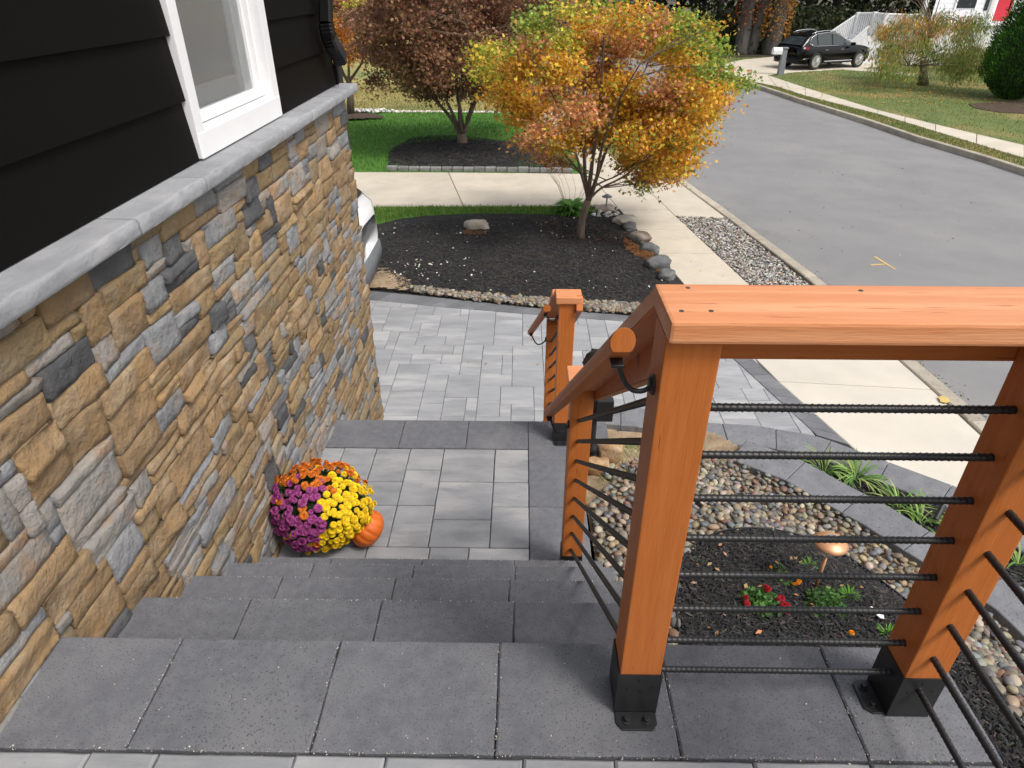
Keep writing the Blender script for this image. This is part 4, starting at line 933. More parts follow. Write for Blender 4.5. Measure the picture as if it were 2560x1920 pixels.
def hbracket(t, top, wall):
    top, wall = Vector(top), Vector(wall)
    mb = MB(); P_ = [top, top+Vector((.004, 0, -.012)), top.lerp(wall, .35)+Vector((0, 0, -.045*((wall-top).length/.09))), top.lerp(wall, .75)+Vector((0, 0, -.030*((wall-top).length/.09))), wall]
    P_ = [Vector(p) for p in P_]; P_ = smooth(P_, 2); mb.tube(P_, .0048, 8)
    mb.lathe([(.019, 0), (.019, -.002), (.017, -.006), (.010, -.009)], wall+Vector((0, 0, 0)), 20, 'x')
    mb.box(top.x-.011, top.x+.011, top.y-.028, top.y+.028, top.z-.004, top.z+.002, .001)
    place(mb.build('handrail_bracket', M['iron'], None, True), t)
ha, hb = Vector((.167, .955, .992)), Vector((.122, 2.26, -.02))
handrail(rail, ha, hb)
f_ = lambda y: ha.lerp(hb, (y-ha.y)/(hb.y-ha.y))
p = f_(1.0); hbracket(rail, p-Vector((0, 0, .020)), (px_, 1.0, .885))
p = f_(2.22); hbracket(rail, p-Vector((0, 0, .020)), (Bx, 2.30, -.10))
# lower flight
low = empty('stair_railing', (.25, 3.43, PZ)); tag(low, 'smaller orange-brown timber railing going down from the middle platform', 'railing')
Cx, Cy = .2185, 3.387; CT = -.040; Dx, Dy = .19, 4.18; DT = -.56
wpost(low, Cx, Cy, PZ, CT); wpost(low, Dx, Dy, PZ+RI*3, DT)
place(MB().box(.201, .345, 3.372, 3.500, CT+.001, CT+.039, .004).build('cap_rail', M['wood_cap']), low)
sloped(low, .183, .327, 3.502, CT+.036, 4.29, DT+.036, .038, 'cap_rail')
sloped(low, Cx+PWd+.001, Cx+PWd+.039, 3.40, CT+.045, 4.27, DT-.010, .089, 'apron')
for k in range(7): rebar(low, (.25, Cy+PWd-.01, -.20-.1054*k), (.225, Dy+.012, -.70-.1054*k))
ha, hb = Vector((.150, 3.35, -.055)), Vector((.076, 4.20, -.632))
handrail(low, ha, hb)
p = f_(3.40); hbracket(low, p-Vector((0, 0, .02)), (Cx, 3.43, -.14)); p = f_(4.15); hbracket(low, p-Vector((0, 0, .02)), (Dx, 4.21, -.69))

# ================================================================== TREES AND PLANTS
def limb_path(a, b, bend=.1, n=5):
    a, b = Vector(a), Vector(b); L_ = (b-a).length; o = Vector((random.gauss(0, 1), random.gauss(0, 1), random.gauss(0, .5)+.6))*bend*L_
    return [a.lerp(b, k/n)+o*math.sin(math.pi*k/n)*.5+Vector((random.gauss(0, 1), random.gauss(0, 1), 0))*L_*.012 for k in range(n+1)]
def tree(name, base, Y0, trunk_px, limbs_px, clumps, leafn, lsize, kinds, label, cat, group=None, bark='bark', kind='maple', depth=1., twigs=True, r0=.06, twigcol=None, dmax=1.5, flat=.75, up=.2, droop=None, mixp=.12):
    t = empty(name, base); tag(t, label, cat, group)
    mb = MB(); pts = [base]+[at(a, b, Y=Y0+d) for a, b, d in trunk_px]; rr = [r0*1.35]+[r0*(1-.25*k/len(trunk_px)) for k in range(len(trunk_px))]
    sp = []
    mb.tube(smooth([Vector(p) for p in pts], 1), [rr[0]]+[r0]*(2*len(pts)-1-1), 10, sq=None) if False else mb.tube(pts, rr, 12)
    ends = []
    for lp in limbs_px:
        q = [at(a, b, Y=Y0+d) for a, b, d in lp[:-1]]; r_ = lp[-1]; q = smooth(q, 2); n = len(q)
        mb.tube(q, [r_*(1-.75*k/(n-1)) for k in range(n)], 8); ends.append(q)
    cs = []
    for c in clumps:
        x, y, r, k = c; dd = random.uniform(-1, 1)*dmax; v = at(x, y, Y=Y0+dd); rad = .84*r/F*((np.array(v)-O3)@Fw); cs.append((v, rad, k))
    allp = [p for q in ends for p in q[len(q)//3:]]
    for v, rad, k in cs:
        if not twigs: break
        a = min(allp, key=lambda p: (p-v).length+max(0, p.z-v.z+.15)*4); pth = limb_path(a, v, .12, 6); n = len(pth); r_ = max(.004, min(.009, .012*(v-a).length))*(r0/.06)**.5
        mb.tube(pth, [r_*(1-.7*i/(n-1)) for i in range(n)], 5, cap=False)
        for _ in range(5):
            e = v+Vector((random.gauss(0, 1), random.gauss(0, 1), random.gauss(0, .6)))*rad*.6; mb.tube(limb_path(pth[random.randint(2, 6)], e, .1, 4), [r_*.35*(1-.18*i) for i in range(5)], 4, cap=False)
    place(mb.build('trunk', M[bark], None, True), t)
    wts = np.array([c[1]**2 for c in cs]); wts /= wts.sum(); idx = rng.choice(len(cs), leafn, p=wts)
    C = np.array([tuple(c[0]) for c in cs])[idx]; Rd = np.array([c[1] for c in cs])[idx]
    # leaves sit in small sprays inside each clump
    ns = max(30, leafn//20); si = rng.choice(len(cs), ns, p=wts); u = rng.normal(size=(ns, 3)); u /= np.linalg.norm(u, axis=1)[:, None]; u[:, 2] *= flat
    scen = np.array([tuple(c[0]) for c in cs])[si]+u*(np.array([c[1] for c in cs])[si]*rng.random(ns)**.45)[:, None]
    j = rng.integers(0, ns, leafn); sc_ = lsize*1.7
    pos = scen[j]+rng.normal(size=(leafn, 3))*np.array([1, 1, .45])*sc_
    kk = [cs[i][2] for i in si[j]] if False else np.array([cs[i][2] for i in si])[j]
    col = np.zeros((leafn, 3)); tone = (1+.18*rng.normal(size=ns))[j]
    for nm in set(kk):
        m_ = kk == nm; col[m_] = pick(kinds[nm], m_.sum(), .18)
    sw = rng.random(ns) < mixp                              # some whole sprays take a neighbour's colour
    keys = list(kinds); alt = rng.integers(0, len(keys), ns)
    for i_, nm in enumerate(keys):
        m_ = (sw & (alt == i_))[j]; 
        if m_.sum(): col[m_] = pick(kinds[nm], m_.sum(), .18)
    col = np.clip(col*tone[:, None], .003, .9)
    if droop is not None: rot = np.tile(np.array([0, 0, -1.]), (leafn, 1)); pos[:, 2] -= rng.random(leafn)*droop
    else: rot = None
    o = scatter('crown', pos, lsize*(.6+.7*rng.random(leafn)), col, kind, M['leaf'], None, up, rot); place(o, t); return t
orange = [(.84, .47, .05), (.78, .39, .045), (.90, .56, .065), (.70, .32, .045)]
rust = [(.62, .29, .12), (.52, .22, .11), (.70, .36, .12), (.56, .28, .15)]
ygr = [(.55, .50, .06), (.42, .44, .06), (.72, .48, .06), (.34, .38, .06)]
grn = [(.22, .34, .06), (.31, .42, .07), (.42, .46, .07), (.17, .26, .05)]
K = dict(o=orange, r=rust, y=ygr, g=grn)
b0 = at(1450, 600, z=G); Y0 = b0.y
cl = [(1215, 130, 34, 'y'), (1250, 175, 50, 'y'), (1205, 185, 24, 'y'), (1300, 165, 45, 'o'), (1340, 60, 45, 'g'), (1370, 30, 25, 'g'), (1385, 110, 50, 'y'), (1330, 110, 40, 'r'), (1270, 235, 55, 'o'), (1320, 280, 62, 'o'), (1380, 240, 60, 'r'), (1400, 170, 60, 'o'), (1460, 110, 60, 'o'), (1480, 60, 45, 'o'), (1520, 22, 30, 'g'),
      (1530, 110, 62, 'r'), (1560, 55, 50, 'o'), (1610, 90, 50, 'r'), (1600, 30, 30, 'o'), (1455, 190, 62, 'r'), (1520, 190, 62, 'r'), (1560, 215, 50, 'o'), (1700, 50, 40, 'g'), (1740, 75, 42, 'g'), (1780, 70, 22, 'y'), (1690, 100, 48, 'y'), (1745, 130, 50, 'g'), (1790, 130, 26, 'g'), (1660, 130, 40, 'o'),
      (1700, 160, 42, 'o'), (1700, 200, 48, 'o'), (1755, 190, 50, 'g'), (1790, 170, 26, 'g'), (1800, 205, 34, 'g'), (1845, 208, 26, 'g'), (1770, 235, 50, 'o'), (1790, 262, 32, 'r'), (1725, 255, 58, 'o'), (1670, 235, 50, 'r'), (1640, 270, 60, 'o'), (1575, 285, 62, 'o'), (1505, 270, 62, 'o'), (1440, 285, 60, 'r'),
      (1360, 330, 46, 'r'), (1400, 350, 48, 'o'), (1460, 340, 55, 'o'), (1530, 340, 55, 'o'), (1600, 345, 55, 'o'), (1665, 320, 55, 'o'), (1720, 310, 50, 'o'), (1735, 345, 38, 'o'), (1690, 360, 50, 'g'), (1640, 385, 48, 'o'), (1700, 400, 44, 'o'), (1650, 425, 38, 'o'), (1610, 440, 36, 'o'), (1680, 440, 28, 'r'), (1600, 465, 22, 'g'), (1570, 405, 34, 'o'),
      (1320, 360, 28, 'r'), (1355, 390, 22, 'r'), (1390, 400, 22, 'r'), (1245, 120, 20, 'y'), (1760, 290, 30, 'o'), (1640, 60, 40, 'r'), (1440, 30, 35, 'y')]
lim = [[(1470, 499, 0), (1462, 440, .1), (1460, 370, .1), (1440, 250, .2), (1420, 120, .3), .034], [(1470, 499, 0), (1478, 420, -.1), (1490, 350, -.15), (1505, 200, -.3), (1510, 80, -.4), .034], [(1474, 495, 0), (1500, 420, .2), (1520, 360, .3), (1580, 240, .6), (1640, 120, .8), .032],
       [(1474, 500, 0), (1492, 450, -.2), (1500, 380, -.3), (1540, 260, -.6), (1600, 160, -.9), .03], [(1466, 450, 0), (1445, 425, .1), (1410, 385, .2), (1370, 340, .3), (1300, 250, .5), .024], [(1472, 500, 0), (1500, 470, 0), (1545, 450, 0), (1590, 420, -.1), (1660, 340, -.3), .02], [(1480, 470, 0), (1510, 452, .1), (1545, 440, .2), (1600, 400, .4), (1690, 300, .5), .016],
       [(1466, 480, 0), (1452, 430, -.1), (1440, 380, -.3), (1390, 250, -.7), (1330, 150, -.9), .024], [(1470, 490, 0), (1485, 400, .3), (1475, 300, .6), (1470, 150, .9), .024]]
tree('maple_tree', b0, Y0, [(1452, 575, 0), (1457, 540, 0), (1470, 500, 0)], lim, cl, 56000, .072, K, 'Japanese maple with orange and green autumn leaves in the near mulch bed', 'tree', depth=1, r0=.058, dmax=1.15, mixp=.22)
# dark red maple
dkred = [(.25, .13, .075), (.31, .165, .085), (.20, .10, .06), (.36, .19, .10)]; brn = [(.25, .16, .08), (.31, .20, .09), (.20, .125, .07)]; pur = [(.36, .19, .12), (.42, .23, .14), (.31, .16, .10)]
K2 = dict(d=dkred, b=brn, p=pur)
b1 = at(1157, 371, z=G); Y1 = b1.y
cl2 = []
for _ in range(150):
    for __ in range(50):
        x, y = random.uniform(885, 1400), random.uniform(-120, 250)
        e = ((x-1140)/265)**2+((y-20)/(215 if x > 1000 else 190))**2
        if e < 1 and not (x < 1010 and y > 215) and not (1010 < x < 1060 and y > 225): break
    cl2.append((x, y, random.uniform(26, 42), 'p' if y < 60 and random.random() < .6 else ('b' if y > 150 and random.random() < .5 else 'd')))
cl2 += [(950, 205, 28, 'd'), (935, 225, 16, 'b'), (1060, 235, 24, 'b'), (1110, 235, 30, 'd'), (1170, 225, 32, 'b'), (1205, 190, 34, 'd'), (900, 120, 25, 'p'), (905, 60, 22, 'p'), (1215, 150, 40, 'd'), (1100, 190, 40, 'b'), (1040, 200, 34, 'b')]
lim2 = [[(1150, 335, 0), (1125, 290, .2), (1095, 258, .3), (1040, 200, .6), (980, 120, .8), .05], [(1150, 330, 0), (1130, 280, -.2), (1110, 240, -.4), (1080, 140, -.6), (1050, 20, -.8), .045], [(1157, 320, 0), (1150, 270, .1), (1142, 240, .2), (1140, 120, .3), (1130, -40, .4), .05],
        [(1160, 330, 0), (1180, 275, -.1), (1195, 240, -.2), (1210, 120, -.4), (1220, 0, -.5), .05], [(1168, 300, 0), (1185, 250, .3), (1225, 232, .4), (1270, 130, .6), (1320, 30, .8), .045], [(1185, 245, 0), (1215, 242, .1), (1235, 220, .1), (1300, 150, .2), .03], [(1155, 330, 0), (1145, 290, -.3), (1155, 200, -.9), (1165, 60, -1.3), .04]]
tree('maple_tree', b1, Y1, [(1156, 355, 0), (1154, 335, 0)], lim2, cl2, 80000, .10, K2, 'dark purplish-red maple tree behind the row of grey edging blocks', 'tree', r0=.12, dmax=1.8)
# small orange tree at the left
b2 = at(877, 288, z=G); Y2 = b2.y
cl3 = [(850, 60, 22, 'o'), (865, 90, 24, 'o'), (880, 120, 26, 'o'), (900, 130, 24, 'o'), (850, 110, 20, 'o'), (860, 30, 22, 'r'), (845, 0, 25, 'r'), (880, 60, 18, 'r'), (915, 110, 20, 'o'), (870, 145, 18, 'o'), (840, 80, 24, 'o'), (800, 60, 40, 'o'), (805, 110, 40, 'r'), (830, 140, 20, 'o'), (930, 120, 16, 'y'), (890, 20, 24, 'y'), (905, 8, 18, 'y')]
tree('small_tree', b2, Y2, [(876, 240, 0), (872, 205, 0)], [[(872, 205, 0), (855, 180, 0), (845, 140, .2), (840, 60, .3), .06], [(872, 208, 0), (872, 160, .1), (870, 60, .3), .05], [(872, 205, 0), (890, 180, 0), (910, 150, -.2), (905, 80, -.3), .05]], cl3, 7000, .09, dict(o=[(.75, .30, .04), (.65, .24, .03)], r=[(.40, .16, .10), (.5, .25, .15)], y=ygr), 'small tree with bright orange leaves behind the corner of the house', 'tree', r0=.09, dmax=.8)
# weeping tree on the far lawn
b3 = at(2306, 214, z=G); Y3 = b3.y
wg = [(.24, .34, .09), (.33, .38, .11), (.18, .27, .07), (.40, .38, .11)]; wo = [(.62, .30, .05), (.55, .26, .06), (.66, .38, .10)]
cl4 = []
for _ in range(95):
    x = random.uniform(2200, 2455); top = 18+.0016*(x-2340)**2*1.1; y = random.uniform(top, 175); cl4.append((x, y, random.uniform(10, 19), 'o' if (x < 2410 and y < 105 and random.random() < .5) or random.random() < .06 else 'g'))
lim4 = []
for k in range(22):
    ex_, ey = random.uniform(2200, 2455), random.uniform(60, 165); mx_ = (2312+ex_)/2; lim4.append([(2312, 150, 0), (2318, 100, 0), (mx_, random.uniform(5, 60), random.uniform(-1.5, 1.5)), (ex_, ey, random.uniform(-2.5, 2.5)), .02])
for ex_, ey in ((2205, 20), (2215, 5), (2230, -10), (2250, -20), (2280, -30), (2240, 10), (2400, -10)): lim4.append([(2316, 130, 0), (2330, 60, 0), ((2330+ex_)/2, (ey-40), .5), (ex_, ey+30, 1.), .025])
tree('weeping_tree', b3, Y3, [(2308, 190, 0), (2312, 150, 0)], lim4, cl4, 15000, .12, dict(g=wg, o=wo), 'weeping tree with thin orange and green foliage on the far lawn', 'tree', r0=.16, kind='narrow', dmax=2.2, droop=.35, flat=1., up=-.2)
# evergreen
def shrub(name, base, prof, H, n, size, cols, label, cat, kind='narrow', seed=1, lump=.10, lean=0.):
    t = empty(name, base); tag(t, label, cat); R = np.random.default_rng(seed)
    def rad(z, a): 
        r = np.interp(z, [p[0] for p in prof], [p[1] for p in prof]); return r*(1+lump*np.sin(a*5+z*3)*.5+lump*np.sin(a*9-z*6+2)*.5)
    z = R.random(n)*H; wz = np.interp(z, [p[0] for p in prof], [p[1] for p in prof]); z = z[R.random(n) < wz/wz.max()]; n = len(z); a = R.random(n)*6.283
    rr = rad(z, a)*(1.03-.20*R.random(n)**2+.035*R.normal(size=n)+.07*np.sin(a*13+z*9)*np.sin(z*11-a*4)); pos = np.column_stack([rr*np.cos(a)+lean*z, rr*np.sin(a), z])+np.array(base)
    out = np.column_stack([np.cos(a), np.sin(a), .9+0*a]); out /= np.linalg.norm(out, axis=1)[:, None]
    col = pick(cols, n, .25); tone = 1+.35*np.sin(pos[:, 0]*5+pos[:, 2]*4)*np.sin(pos[:, 2]*7+pos[:, 1]*3); col = np.clip(col*np.clip(tone, .5, 1.4)[:, None], .003, 1)
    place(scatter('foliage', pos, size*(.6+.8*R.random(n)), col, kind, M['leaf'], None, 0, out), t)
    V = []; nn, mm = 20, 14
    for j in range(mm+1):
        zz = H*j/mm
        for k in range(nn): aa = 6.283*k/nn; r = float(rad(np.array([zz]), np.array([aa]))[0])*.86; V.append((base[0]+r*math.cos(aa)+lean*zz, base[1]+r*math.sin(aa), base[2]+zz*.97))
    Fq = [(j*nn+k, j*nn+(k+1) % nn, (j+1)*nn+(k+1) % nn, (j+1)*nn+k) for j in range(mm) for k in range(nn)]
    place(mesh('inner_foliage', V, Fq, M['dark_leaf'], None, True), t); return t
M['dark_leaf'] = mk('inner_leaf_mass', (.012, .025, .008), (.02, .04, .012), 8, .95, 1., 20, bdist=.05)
b4 = at(2520, 248, z=G)
t = shrub('evergreen_shrub', b4, [(0, .25), (.25, .6), (.6, 1.0), (1.1, 1.25), (1.8, 1.35), (3.0, 1.2), (4.4, .75), (5.6, .25), (6., .02)], 6., 60000, .10, [(.07, .19, .025), (.10, .25, .035), (.05, .14, .02)], 'large rounded dark green evergreen on the far lawn at the right edge', 'evergreen', seed=4, lean=.30)
place(MB().tube([b4-Vector((0, 0, .1)), b4+Vector((0, 0, 1.2))], [.16, .12], 8).build('trunk', M['bark2']), t)
mc = P([(2420, 262), (2500, 255), (2640, 255), (2640, 290), (2500, 283), (2440, 273)], G)
struct(MB().prism(mc, G-.1, G+.03).build('shrub_bed', M['mulch2']), 'bare brown ground under the evergreen')
# hosta by the sidewalk
def rosette(name, base, n, L_, wd, cols, label, cat, group=None, arch=.6, mat='leaf', up=1., spread=1., seg=6, tilt0=(.2, 1.1), stalks=None):
    t = empty(name, base); tag(t, label, cat, group); V = []; Fq = []; C = []
    for i in range(n):
        a = random.uniform(0, 6.283); l = L_*random.uniform(.6, 1.1); el = random.uniform(*tilt0); d = Vector((math.cos(a), math.sin(a), 0)); s_ = Vector((-math.sin(a), math.cos(a), 0)); p = Vector(base)+d*random.uniform(0, .15)*L_*spread; b = len(V); e = el; w_ = wd*random.uniform(.7, 1.2)
        c = pick(cols, 1, .15)[0]
        for k in range(seg+1):
            u = k/seg; ww = w_*math.sin(math.pi*min(1, .12+u*.88))**.8*(1 if u < 1 else 0); mid = Vector((0, 0, -ww*.25)); V += [p-s_*ww, p+mid, p+s_*ww]; C += [c*.9, c*1.1, c*.9]
            p = p+(d*math.cos(e)+Vector((0, 0, 1))*math.sin(e))*l/seg; e -= arch*2/seg
        for k in range(seg):
            for q in (0, 1): Fq.append((b+k*3+q, b+k*3+q+1, b+k*3+q+4, b+k*3+q+3))
    o = mesh('leaves', V, Fq, M[mat], None, True, cols=np.clip(np.array(C), 0, 1)); place(o, t); return t
hb_ = at(1428, 530, z=G); t = rosette('hosta', hb_, 210, .36, .042, [(.10, .26, .04), (.14, .32, .05), (.07, .19, .03)], 'green broad-leaved hosta clump beside the trunk of the orange maple', 'plant', arch=.9, tilt0=(.5, 1.4))
mb = MB()
for k in range(14):
    a = random.uniform(0, 6.28); mb.tube([hb_+Vector((.1*math.cos(a), .1*math.sin(a), .1)), hb_+Vector((.25*math.cos(a), .25*math.sin(a), .45)), hb_+Vector((.42*math.cos(a)-.15, .4*math.sin(a), .78+.2*random.random()))], [.003, .0025, .0015], 4)
place(mb.build('dry_stalks', M['rock_buff']), t); t.children[-1]['kind'] = 'stuff'
# lilies (grassy clumps) between the walls
lcol = [(.20, .36, .08), (.30, .44, .12), (.14, .28, .06), (.38, .46, .16)]
for (x, y, n, lab) in [(2062, 1172, 34, 'leftmost grassy lily clump in the bed between the two low walls'), (2140, 1190, 48, 'fullest grassy lily clump between the two low walls'), (2245, 1262, 34, 'grassy lily clump right of the fullest one between the two low walls'), (2300, 1300, 26, 'grassy lily clump with a yellow flower nearest the corner post'), (2545, 1405, 22, 'grassy lily clump visible right of the corner post')]:
    v = at(x, y+6, z=-1.61); rosette('lily_clump', v, n, .26, .006, lcol, lab, 'plant', 'lily clumps between the low walls', arch=.8, tilt0=(.5, 1.35), spread=1.5)
# flower-bed plants
def bushy(base, R_, n, size, cols, name, label, flowers=None, fcol=None, nf=0, fs=.014, seed=0):
    t = empty(name, base); tag(t, label, 'flowering plant' if nf else 'plant'); g_ = np.random.default_rng(seed+50)
    u = g_.normal(size=(n, 3)); u /= np.linalg.norm(u, axis=1)[:, None]; u[:, 2] = np.abs(u[:, 2])*.8
    pos = np.array(base)+u*R_*(g_.random(n)**.4)[:, None]
    place(scatter('foliage', pos, size*(.6+.7*g_.random(n)), pick(cols, n, .2), 'maple' if size > .02 else 'narrow', M['leaf'], None, .4), t)
    for k in range(nf):
        a = g_.random()*6.28 if flowers is None else flowers[k][0]; rr = g_.random()**.5 if flowers is None else flowers[k][1]
        p = Vector(base)+Vector((math.cos(a)*rr*R_, math.sin(a)*rr*R_, R_*.75*(1.15-rr*.5))); pompon('blossom', p, fs*(.8+.5*g_.random()), fcol, t)
    return t
POM = {}
def pommesh(kind, cols):
    if kind in POM: return POM[kind]
    V = []; Fq = []; C = []; R = np.random.default_rng(len(POM)+9)
    for ring, (n, r0_, r1, z0, z1) in enumerate([(13, .2, 1., -.2, -.22), (12, .1, .95, .05, .12), (10, .05, .76, .2, .42), (8, 0., .52, .3, .62), (6, 0., .30, .4, .70)]):
        for k in range(n):
            a = 6.283*(k+.5*(ring % 2)+.2*R.random())/n; w = 3.6*r1/n; ca, sa = math.cos(a), math.sin(a); b = len(V); c = np.array(cols[R.integers(0, len(cols))])*(1+.12*R.normal())*(.82+.07*ring)
            for rr, ww, zz in ((r0_, w*.3, z0), (r1*.8, w, (z0+z1)/2+.12), (r1, w*.45, z1)):
                V += [(ca*rr-sa*ww, sa*rr+ca*ww, zz), (ca*rr+sa*ww, sa*rr-ca*ww, zz)]; C += [c, c]
            Fq += [(b, b+1, b+3, b+2), (b+2, b+3, b+5, b+4)]
    me = bpy.data.meshes.new('blossom'); me.from_pydata([tuple(v) for v in V], [], Fq); me.update(); a_ = me.attributes.new('Col', 'FLOAT_COLOR', 'POINT')
    a_.data.foreach_set('color', np.concatenate([np.clip(np.array(C), 0, 1), np.ones((len(C), 1))], 1).astype(np.float32).ravel()); me.materials.append(M['petal']); POM[kind] = me; return me
FC = dict(yellow=[(.90, .62, .015), (.85, .55, .01), (.92, .68, .03)], orange=[(.72, .20, .02), (.62, .15, .02), (.78, .26, .03)], magenta=[(.36, .06, .24), (.30, .045, .20), (.45, .10, .32)], red=[(.36, .008, .02), (.28, .006, .015)], marigold=[(.85, .30, .01), (.9, .38, .02)])
def pompon(name, p, s_, kind, parent, nrm=None):
    o = bpy.data.objects.new(name, pommesh(kind, FC[kind])); COL.objects.link(o); place(o, parent); o.location = p; o.scale = (s_, s_, s_)
    n_ = Vector(nrm) if nrm is not None else Vector((random.gauss(0, .3), random.gauss(0, .3), 1)); q_ = n_.to_track_quat('Z', 'Y'); o.rotation_euler = (q_ @ Matrix.Rotation(random.uniform(0, 6.28), 3, 'Z').to_quaternion()).to_euler(); return o
gc = [(.08, .19, .04), (.12, .25, .06), (.06, .14, .04)]; gc2 = [(.14, .30, .05), (.10, .22, .04)]
bushy(bpt(1902, 1522), .105, 420, .036, gc, 'red_flower_plant', 'small leafy plant with dark red blossoms in the mulch', None, 'red', 12, .015, 3)
bushy(bpt(1960, 1455), .065, 150, .026, gc2, 'marigold', 'green plant with orange blossoms left of the solar light', [(5.6, .9), (5.9, .95), (5.2, .8)], 'marigold', 3, .014, 5)
bushy(bpt(1945, 1430), .05, 110, .018, gc, 'marigold', 'faded ferny plant left behind the orange-blossomed one', [(3.0, .8)], 'marigold', 1, .008, 6)
bushy(bpt(2063, 1522), .105, 460, .032, gc, 'leafy_plant', 'bushy green plant without flowers right of the red-blossomed one', seed=7)
bushy(bpt(2125, 1592), .03, 30, .014, gc2, 'marigold', 'tiny orange marigold close to the landing edge', [(0, 0)], 'marigold', 1, .014, 8)
for (x, y, n, L_, lab) in [(2020, 1420, 60, .075, 'grassy tuft just left of the solar light pole'), (2120, 1497, 90, .085, 'grassy tuft in the middle of the mulch right of the leafy plant'), (2216, 1590, 90, .075, 'grassy tuft beside the white plant tag')]:
    rosette('grass_tuft', bpt(x, y), n, L_*.8, .0022, [(.12, .32, .04), (.18, .40, .06)], lab, 'grass tuft', 'grassy tufts in the flower bed', arch=.5, tilt0=(.5, 1.5), seg=4)
v = bpt(2190, 1548); t_ = MB().prism([(v.x-.035, v.y+.03), (v.x-.012, v.y+.04), (v.x+.02, v.y-.01), (v.x+.012, v.y-.028), (v.x-.002, v.y-.024)], v.z+.035, v.z+.038).build('plant_tag', M['white2']); t_.data.materials[0] = M['white2']; tag(t_, 'white plastic plant tag lying on the mulch', 'plant tag')
n = 26; lp = sample([(v.x, v.y) for v in [bpt(*e) for e in [(1720, 1380), (1900, 1350), (2200, 1500), (2200, 1600), (1700, 1590)]]], n)
tag(scatter('fallen_leaves', np.column_stack([lp, bedz(lp)+.035]), .02+.02*rng.random(n), pick([(.55, .26, .10), (.45, .3, .15), (.6, .35, .2)], n), 'oval', M['leaf'], up=3.), 'few dry orange leaves on the flower bed mulch', 'fallen leaves', kind='stuff')
n = 700; ctr = at(2300, 232, z=G); lp = np.column_stack([rng.normal(ctr.x, 2.6, n), rng.normal(ctr.y, 1.6, n)])
tag(scatter('fallen_leaves', np.column_stack([lp, np.full(n, G+.06)]), .06+.05*rng.random(n), pick([(.6, .42, .06), (.55, .33, .06), (.45, .25, .07)], n), 'oval', M['leaf'], up=3.), 'yellow leaves fallen on the lawn under the weeping tree', 'fallen leaves', kind='stuff')
dpoly = [(v.x, v.y) for v in [bpt(*e) for e in [(1490, 1090), (1700, 1100), (1690, 1200), (1500, 1230)]]]
tag(blades('weeds', dpoly, lambda p: bedz(p)-.02, 900, .05, [(.16, .26, .06), (.3, .28, .12), (.4, .33, .18)], .0025, lean=.9), 'thin grass and straw on the sandy soil by the lamp post', 'grass', kind='stuff')

# ================================================================== MUMS AND PUMPKIN
mc_ = Vector((-.995, 2.515, PZ)); mum = empty('potted_mum', mc_); tag(mum, 'potted mum in full bloom, magenta, yellow and orange, against the stone wall', 'potted flowers')
place(MB().lathe([(.085, 0), (.10, .02), (.125, .15), (.135, .155), (.135, .175), (.12, .176)], tuple(mc_), 24).build('pot', M['black_plastic'], None, True), mum)
ax, ay, az = .250, .205, .225; cz = PZ+.225
n = 5200; u = rng.normal(size=(n, 3)); u /= np.linalg.norm(u, axis=1)[:, None]; u = u[u[:, 2] > -.75]; n = len(u)
pos = np.array([mc_.x, mc_.y, cz])+u*np.array([ax, ay, az])*(.70+.27*rng.random(n))[:, None]
place(scatter('foliage', pos, .022*(.6+.7*rng.random(n)), pick([(.05, .12, .025), (.035, .09, .02), (.08, .16, .04)], n, .2), 'maple', M['leaf'], None, .2, u), mum)
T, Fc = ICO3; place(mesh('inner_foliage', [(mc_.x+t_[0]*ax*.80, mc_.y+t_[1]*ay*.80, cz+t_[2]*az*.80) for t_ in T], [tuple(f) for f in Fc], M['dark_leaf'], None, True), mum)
ga = math.pi*(3-math.sqrt(5)); N_ = 620; cnt = 0; heads = []
for i in range(N_):
    zz = 1-1.72*(i+.5)/N_; r = math.sqrt(max(0, 1-zz*zz)); a = i*ga; d = Vector((r*math.cos(a), r*math.sin(a), zz))+Vector((random.gauss(0, .05), random.gauss(0, .05), random.gauss(0, .05))); d.normalize()
    lump_ = 1+.10*noise.noise(d*2.3)+.07*noise.noise(d*5+Vector((3, 1, 2))); p = Vector((mc_.x+d.x*ax*lump_, mc_.y+d.y*ay*lump_, cz+d.z*az*lump_))
    if p.x < -1.19: continue
    view = (Vector((0, 0, CH))-p).normalized().dot(d)
    if view < -.15: continue
    v = np.array(p)-O3; dd = v@Fw; X_ = 1280+F*(v@Rt)/dd; Y_ = 960-F*(v@Up)/dd
    ang = random.gauss(0, 1)
    wv = 14*math.sin(X_*.045)+10*math.sin(Y_*.06+1)
    if Y_+ang*17+wv < 1206+.10*(790-X_): k = 'orange'
    elif X_+ang*14+wv > 800-.10*(Y_-1260): k = 'yellow'
    else: k = 'magenta'
    if random.random() < .06: k = random.choice(['yellow', 'magenta', 'orange'])
    if k == 'magenta' and random.random() < .10: continue
    heads.append((view, p, d, k))
heads.sort(key=lambda h: -h[0])
for view, p, d, k in heads[:298]:
    pompon('blossom', p+d*random.uniform(-.008, .012), random.choice([random.uniform(.017, .024), random.uniform(.012, .018)]), k, mum, d+Vector((0, 0, .25)))
pk = at(912, 1372, z=PZ); pk = Vector((pk.x+.012, pk.y+.055, PZ)); pump = empty('pumpkin', pk); tag(pump, 'small bright orange pumpkin half hidden behind the yellow mums', 'pumpkin')
V = []; nu, nv = 96, 20
